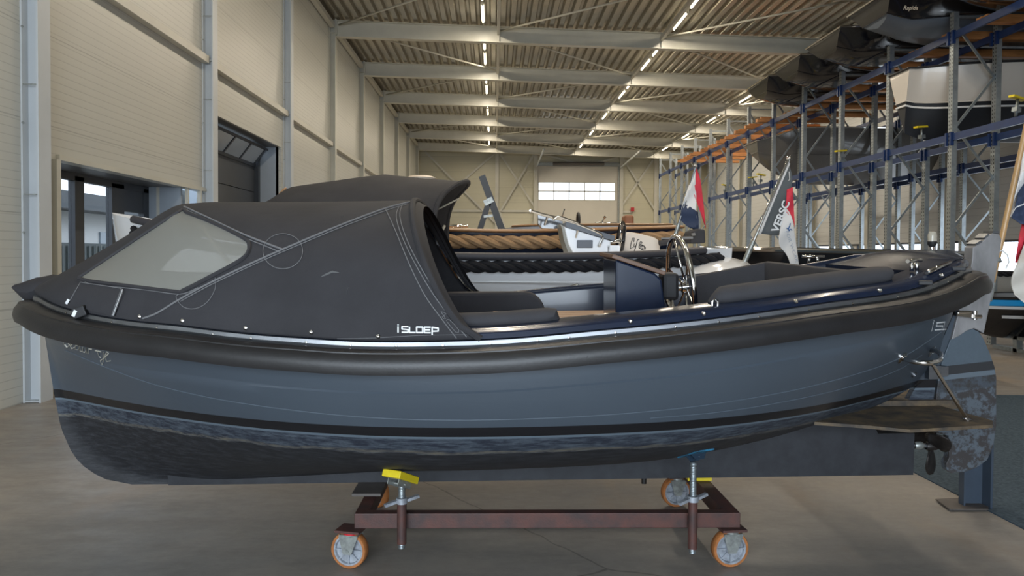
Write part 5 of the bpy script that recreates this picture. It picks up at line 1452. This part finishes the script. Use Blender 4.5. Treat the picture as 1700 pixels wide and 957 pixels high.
c4 = W(960, 368, YF4); m = MB(); m.tube([c4+Vector((0.0, 0.15*math.cos(a), 0.15*math.sin(a))) for a in [2*PI*k/24 for k in range(24)]], 0.025, 8, closed=True); m.cyl(c4, c4+Vector((-0.1, 0, -0.3)), 0.02, 8); m.build('steering_wheel', BLACKM, FB)
cradle(FB, ((x0+x1)/2-0.6, (x0+x1)/2+0.6), YF4, 0.75, 1.4)

# ---- low dark boats to the right, beyond the cockpit
def simple_boat(name, label, xc, yc, L, B, H, z0, hm, dk, rot=0.0, rail=None, transom=0.85, sheer=lambda u: 0.12*(1-u)**2, rake=0.5, blunt=0.0, band=None, cr=True, group=None):
    t = thing(name, label, 'boat', (0, 0, 0), group); t.location = (xc, yc, z0); t.rotation_euler = (0, 0, rot)
    rows = mini_hull(L, B, H, sheer, rake=rake, transom=transom, blunt=blunt)
    hull_obj('hull', rows, hm, t, dk, -0.02)
    if rail: m = MB(); m.tube(edge_line(rows, 0, 0.01, 0.0), 0.035, 8, closed=True); m.build('rub_rail', rail, t)
    if cr:
        for x in (-L*0.25, L*0.25):
            m = MB(); m.box((x, 0, -z0/2+0.02), (0.1, 0.1, z0+0.04)); m.box((x, 0, -z0+0.03), (0.1, B*0.6, 0.06)); m.box((x, 0, 0.0), (0.1, B*0.45, 0.06)); m.build('cradle', GALV, t)
    return t, rows
p = W(1300, 425, 10.6)
bb, rws = simple_boat('black_tender', 'glossy black tender low behind the leaning grey banner', 4.55, 10.4, 3.4, 1.7, 1.02, 0.62, BLACK, BLACKM, 0.0, CHROME, blunt=0.5, sheer=lambda u: 0.0+0.05*(1-u))
# blue, white and black sports boat at the right edge
bb, rws = simple_boat('sports_boat', 'black sports boat with bright blue and white stripes at the right edge', 10.15, 12.5, 5.2, 1.9, 0.72, 0.24, BLACK, BLACKM, 0.0, None, blunt=0.35, sheer=lambda u: 0.05*u)
SB = D.objects[bb.name]
def stripe(k0, k1, i0, i1, mt, nm):
    m = MB(); rr = []
    for i in range(i0, i1):
        t = (i-i0)/(i1-1-i0); r_ = rws[i]; a = r_[k0]; b_ = lerp(r_[k1], r_[k0], t*0.3)
        rr.append([lerp(a, b_, j/4)+Vector((-0.01, -0.012, 0)) for j in range(5)])
    m.loft(rr); return m.build(nm, mt, SB)
stripe(1, 3, 1, 16, mat('bright_blue', (0.02, 0.32, 0.72), 0.2), 'blue_stripe'); stripe(3, 4, 1, 26, WHITEP, 'white_stripe'); stripe(6, 7, 4, 30, WHITEP, 'white_stripe')
bb2, r2_ = simple_boat('cream_launch', 'cream launch with black rope fender behind the black sports boat', 11.2, 16.94, 5.0, 1.95, 0.85, 0.42, mat('cream_gelcoat', (0.6, 0.58, 0.52), 0.2), WHITEG, 0.0, None, blunt=0.4)
bb2.location = (11.2, 16.94, 0.42)
rope('rope_fender', edge_line(r2_, 1, 0.04, 0), 0.06, ROPEB, bb2, 1, 37)

# ============================================================ PALLET RACKS WITH BOATS
XF, STEP, Y0 = 8.30, 2.215, 13.62
RK = [Y0+STEP*k for k in range(-1, 12)]
MATHOLE = None
def galv_holes():
    m, t, b = _new('galvanised_punched'); n = N(t); v, x, y, z = n.xyz()
    fz = n.m('FRACT', n.m('DIVIDE', z, 0.075)); hz = n.m('LESS_THAN', n.m('ABSOLUTE', n.m('SUBTRACT', fz, 0.5)), 0.22)
    hy = n.m('LESS_THAN', n.m('ABSOLUTE', n.m('SUBTRACT', n.m('ABSOLUTE', y), 0.032)), 0.009)
    h = n.m('MULTIPLY', hz, hy)
    base = n.mix(n.ramp(n.noise(v, 9, 3), 0.3, 0.7), (0.40, 0.44, 0.46), (0.30, 0.33, 0.35))
    n.l(n.mix(h, base, (0.02, 0.02, 0.02)), b.inputs['Base Color']); b.inputs['Metallic'].default_value = 0.8; b.inputs['Roughness'].default_value = 0.42
    return m
GH = galv_holes()
def upright(x, y, h, first=[None]):
    if first[0] is None:
        t = thing('rack_upright', '', 'rack', (0, 0, 0), 'rack upright frames')
        for dx in (0.05, 0.85):
            m = MB(); s = 1
            m.box((dx-0.045, 0, 3.25), (0.006, 0.125, 6.5)); 
            for sy in (-1, 1): m.box((dx-0.0, sy*0.060, 3.25), (0.095, 0.006, 6.5)); m.box((dx+0.045, sy*0.045, 3.25), (0.006, 0.03, 6.5))
            m.box((dx, 0, 0.006), (0.16, 0.17, 0.012)); m.build('post', GH, t)
        z = 0.35; k = 0
        while z < 5.9:
            a, b_ = (0.10, 0.80) if k % 2 == 0 else (0.80, 0.10)
            m = MB(); m.bar((a, 0, z), (b_, 0, z+0.98), 0.03, 0.045); m.build('brace', GALV, t); z += 0.98; k += 1
        m = MB(); m.bar((0.1, 0, 6.42), (0.8, 0, 6.42), 0.03, 0.045); m.build('cross_tie', GALV, t); m = MB(); m.bar((0.1, 0, 0.3), (0.8, 0, 0.3), 0.03, 0.045); m.build('cross_tie', GALV, t)
        first[0] = t; r_ = t
    else: r_ = copy_tree(first[0])
    r_.location = (x, y, 0); r_.scale = (1, 1, h/6.5); return r_
RN = ((XF, 'aisle row'), (11.3, 'row by the wall'))
for ri, (x, nm) in enumerate(RN):
    for k, y in enumerate(RK):
        if ri == 1 and (k > 8): continue
        h = 6.05 if k < 4 else 6.5
        if k < 4 and ri: h = 5.6
        r_ = upright(x, y, h); r_['label'] = 'galvanised rack frame of the %s, %s frame from the camera' % (nm, ORD[k])
LV = ((5.62, 'upper'), (3.78, 'lower'))
bproto = None
for ri, (x, nm) in enumerate(RN):
    for dx, fr_nm in ((0.05, 'front'), (0.85, 'rear')):
        for li, (z, ln_) in enumerate(LV):
            for k in range(len(RK)-1):
                if ri == 1 and (k > 7 or li == 0 and k > 7): continue
                if li == 1 and k in (8,): continue
                if li == 1 and ri == 0 and k in (9, 10) and dx > 0.5: continue
                if bproto is None:
                    bproto = thing('rack_beam', '', 'rack beam', (0, 0, 0), 'blue rack beams')
                    m = MB(); m.box((0, STEP/2, 0), (0.05, STEP-0.13, 0.125)); m.build('beam', BLUEBEAM, bproto)
                    for yy in (0.068, STEP-0.068): m = MB(); m.box((-0.028, yy, -0.03), (0.06, 0.05, 0.24)); m.build('end_bracket', BLUEBEAM, bproto)
                    b_ = bproto
                else: b_ = copy_tree(bproto)
                b_.location = (x+dx-0.03, RK[k], z)
                b_['label'] = 'blue %s beam, %s side of the rack %s, %s bay from the camera' % (ln_, fr_nm, nm, ORD[k])
# yellow topped supports on the lower beams
sp = None; n_ = 0
for (px, py, yy) in ((1530, 174, 1), (1690, 152, 1), (1396, 240, 1), (1264, 262, 1), (1250, 266, 1), (1205, 270, 1)):
    if sp is None:
        sp = thing('boat_support', '', 'support', (0, 0, 0), 'yellow topped boat supports')
        m = MB(); m.box((0, 0, 0.0), (0.30, 0.10, 0.035)); m.build('pad', YELLOW, sp); m = MB(); m.cyl((0, 0, -0.30), (0, 0, -0.018), 0.022, 8); m.box((0, 0, -0.19), (0.10, 0.09, 0.07)); m.build('stem', GALV, sp); s_ = sp
    else: s_ = copy_tree(sp)
    p = WX(px, py, XF+0.02); s_.location = (XF+0.02, p.y, 4.14); s_.rotation_euler = (0, R(8 if n_ % 2 else -6), R(20)); n_ += 1
    s_['label'] = 'yellow padded boat support on the lower rack beam, ' + ['second from the right edge', 'cut by the right edge', 'third from the right edge', 'right one of a close far pair', 'left one of a close far pair', 'farthest from the camera'][n_-1]

# boats lying across the racks, bows towards the aisle
def rack_boat(name, label, k, x, z, L, B, H, bot, top, blunt, rk=0.35, hs=0.62, deck=BLACKM, rail=CHROME, sheer=lambda u: 0.0, y=None, full=0.95, bowrise=0.0):
    t = thing(name, label, 'boat', (0, 0, 0), None); yy = y if y else RK[k]+STEP/2
    t.location = (x+L/2, yy, z)
    rows = mini_hull(L, B, H, sheer, rake=rk, blunt=blunt, transom=0.9, full=full, bowrise=bowrise)
    nv = (len(rows[0])//2)-1; cut = int(nv*(1-hs))
    m = MB(); n = len(rows[0])
    for i in range(len(rows)-1):
        for j in range(n-1):
            mi = 1 if (j < cut or j >= n-1-cut) else 0
            m.add([rows[i][j], rows[i][j+1], rows[i+1][j+1], rows[i+1][j]], [(0, 1, 2, 3)], True, mi)
    for e in (0, -1):
        for j in range(n//2-1):
            m.add([rows[e][j], rows[e][j+1], rows[e][n-2-j], rows[e][n-1-j]], [(0, 1, 2, 3)], False, 1 if j < cut else 0)
    m.build('hull', [bot, top], t)
    m = MB(); m.loft([[lerp(r_[0], r_[-1], q/8)+Vector((0, 0, -0.01)) for q in range(9)] for r_ in rows]); m.build('deck', deck, t)
    if rail: m = MB(); m.tube(edge_line(rows, 0, 0.012, -0.01), 0.022, 6, closed=True); m.build('rub_rail', rail, t)
    m = MB(); m.tube(edge_line(rows, max(1, cut), 0.008, 0.0), 0.014, 6, closed=True); m.build('spray_rail', top, t)
    for yy2 in (-B*0.3, B*0.3):
        m = MB(); m.tube([rows[1][0]+Vector((0.02, 0.1 if yy2 > 0 else 0.1, 0.01)), rows[1][0]+Vector((0.05, 0.1, 0.05)), rows[2][0]+Vector((0.1, 0.1, 0.01))], 0.01, 6); 
    m.build('cleat', CHROME, t)
    return t, rows
rack = []
for i, (k, x, nm, lb, bot, z) in enumerate(((1, 7.33, 'blue_grey_tender', 'tender with light blue-grey bottom and black topsides on the upper rack', BLUEHULL, 5.88),
                        (2, 7.38, 'black_tender', 'black tender on the upper rack, just beyond the blue-grey one', BLACK, 5.87), (3, 7.42, 'black_tender', 'black tender on the upper rack, third from the camera', BLACK, 5.87),
                        (4, 7.45, 'black_tender', 'black tender on the upper rack, farthest of the dark ones', BLACK, 5.87))):
    rack.append(rack_boat(nm, lb, k, x, z, 6.0, 2.1, 0.66 if k > 1 else 0.72, bot, BLACK, 0.86, rk=0.18, hs=0.22, bowrise=0.06, full=0.98))
t0_ = rack[0][0]
rack_boat('black_tender', 'black tender overhead at the top right corner of the photo', 0, 7.4, 5.87, 6.0, 2.1, 0.7, BLACK, BLACK, 0.86, rk=0.18, bowrise=0.06, full=0.98)
# name on the nearest tender
bv = bvh_of([c for c in t0_.children if c.name.startswith('hull')][0] if t0_.children else [o for o in COL.objects if o.parent == t0_ and o.name.startswith('hull')][0], Matrix.Translation(t0_.location))
def wl(text, x0, y0, h, mt, root, bvh, shear=0.35, wide=0.9, name='name_lettering'):
    cu = D.curves.new('t', 'FONT'); cu.body = text; cu.size = 1.0; cu.resolution_u = 3; cu.shear = shear; cu.offset = 0.01
    ob = D.objects.new('t', cu); COL.objects.link(ob); bpy.context.view_layer.update(); me = ob.to_mesh()
    vs = [v.co.copy() for v in me.vertices]; fs = [tuple(p.vertices) for p in me.polygons]; ob.to_mesh_clear(); D.objects.remove(ob); D.curves.remove(cu)
    out = []
    for v in vs:
        q = hit(x0+v.x*h*wide, y0-v.y*h, bvh, Matrix(), 0.006); 
        if q is None: return None
        out.append(q-root.location)
    m = MB(); m.add(out, fs); return m.build(name, mt, root, recalc=False)
wl('Rapida', 1499, 16, 10, mat('gold_print', (0.85, 0.75, 0.6), 0.5), t0_, bv)
# grey boat and white boat on the lower level
gb, gr = rack_boat('grey_boat', 'large grey-brown motor boat lying across the lower rack beams', 4, 8.05, 3.86, 5.6, 2.05, 1.30, GREYHULL, GREYHULL, 0.55, rk=0.3, hs=0.5, y=23.59, deck=GREYHULL, full=0.85, bowrise=0.5, sheer=lambda u: 0.35*min(1, u/0.22)**1.2)
wb, wr = rack_boat('white_motor_boat', 'white motor boat with black bottom on the lower rack at right', 0, 7.95, 3.88, 5.9, 2.0, 1.36, mat('black_bottom', (0.015, 0.018, 0.024), 0.45), mat('white_topsides', (0.62, 0.58, 0.53), 0.25, coat=0.3), 0.36, rk=0.12, hs=0.50, y=14.73, full=0.75, deck=WHITEG, rail=BLACKM)
m = MB(); n = len(wr[0]); cut = int((n//2-1)*0.5); m.tube(edge_line(wr, cut+1, 0.012, 0.0), 0.02, 6, closed=True); m.build('white_line', WHITEP, wb)
p = Vector((0, 0, 0)); m = MB(); 
# timber bearers under the boats and on the empty bays
pb_ = None; cnt = 0
for k in range(0, 11):
    for j, yo in enumerate((0.45, 1.65)):
        y = RK[k]+yo; 
        if k > 9: continue
        if pb_ is None:
            pb_ = thing('timber_bearer', '', 'timber', (0, 0, 0), 'timber bearers across the upper rack beams')
            m = MB(); m.box((1.3, 0, 0.05), (2.7, 0.16, 0.10)); m.box((1.25, 0.05, 0.135), (2.3, 0.10, 0.07)); m.build('board', PINE, pb_); b_ = pb_
        else: b_ = copy_tree(pb_)
        b_.location = ((XF+0.30 if k < 5 else XF-0.15)-0.04*((k*7+j*3) % 4), y, 5.685)
        b_['label'] = 'orange pine bearer across the upper rack, %s of bay %s from the camera' % (('nearer one', 'farther one')[j], ORD[k])
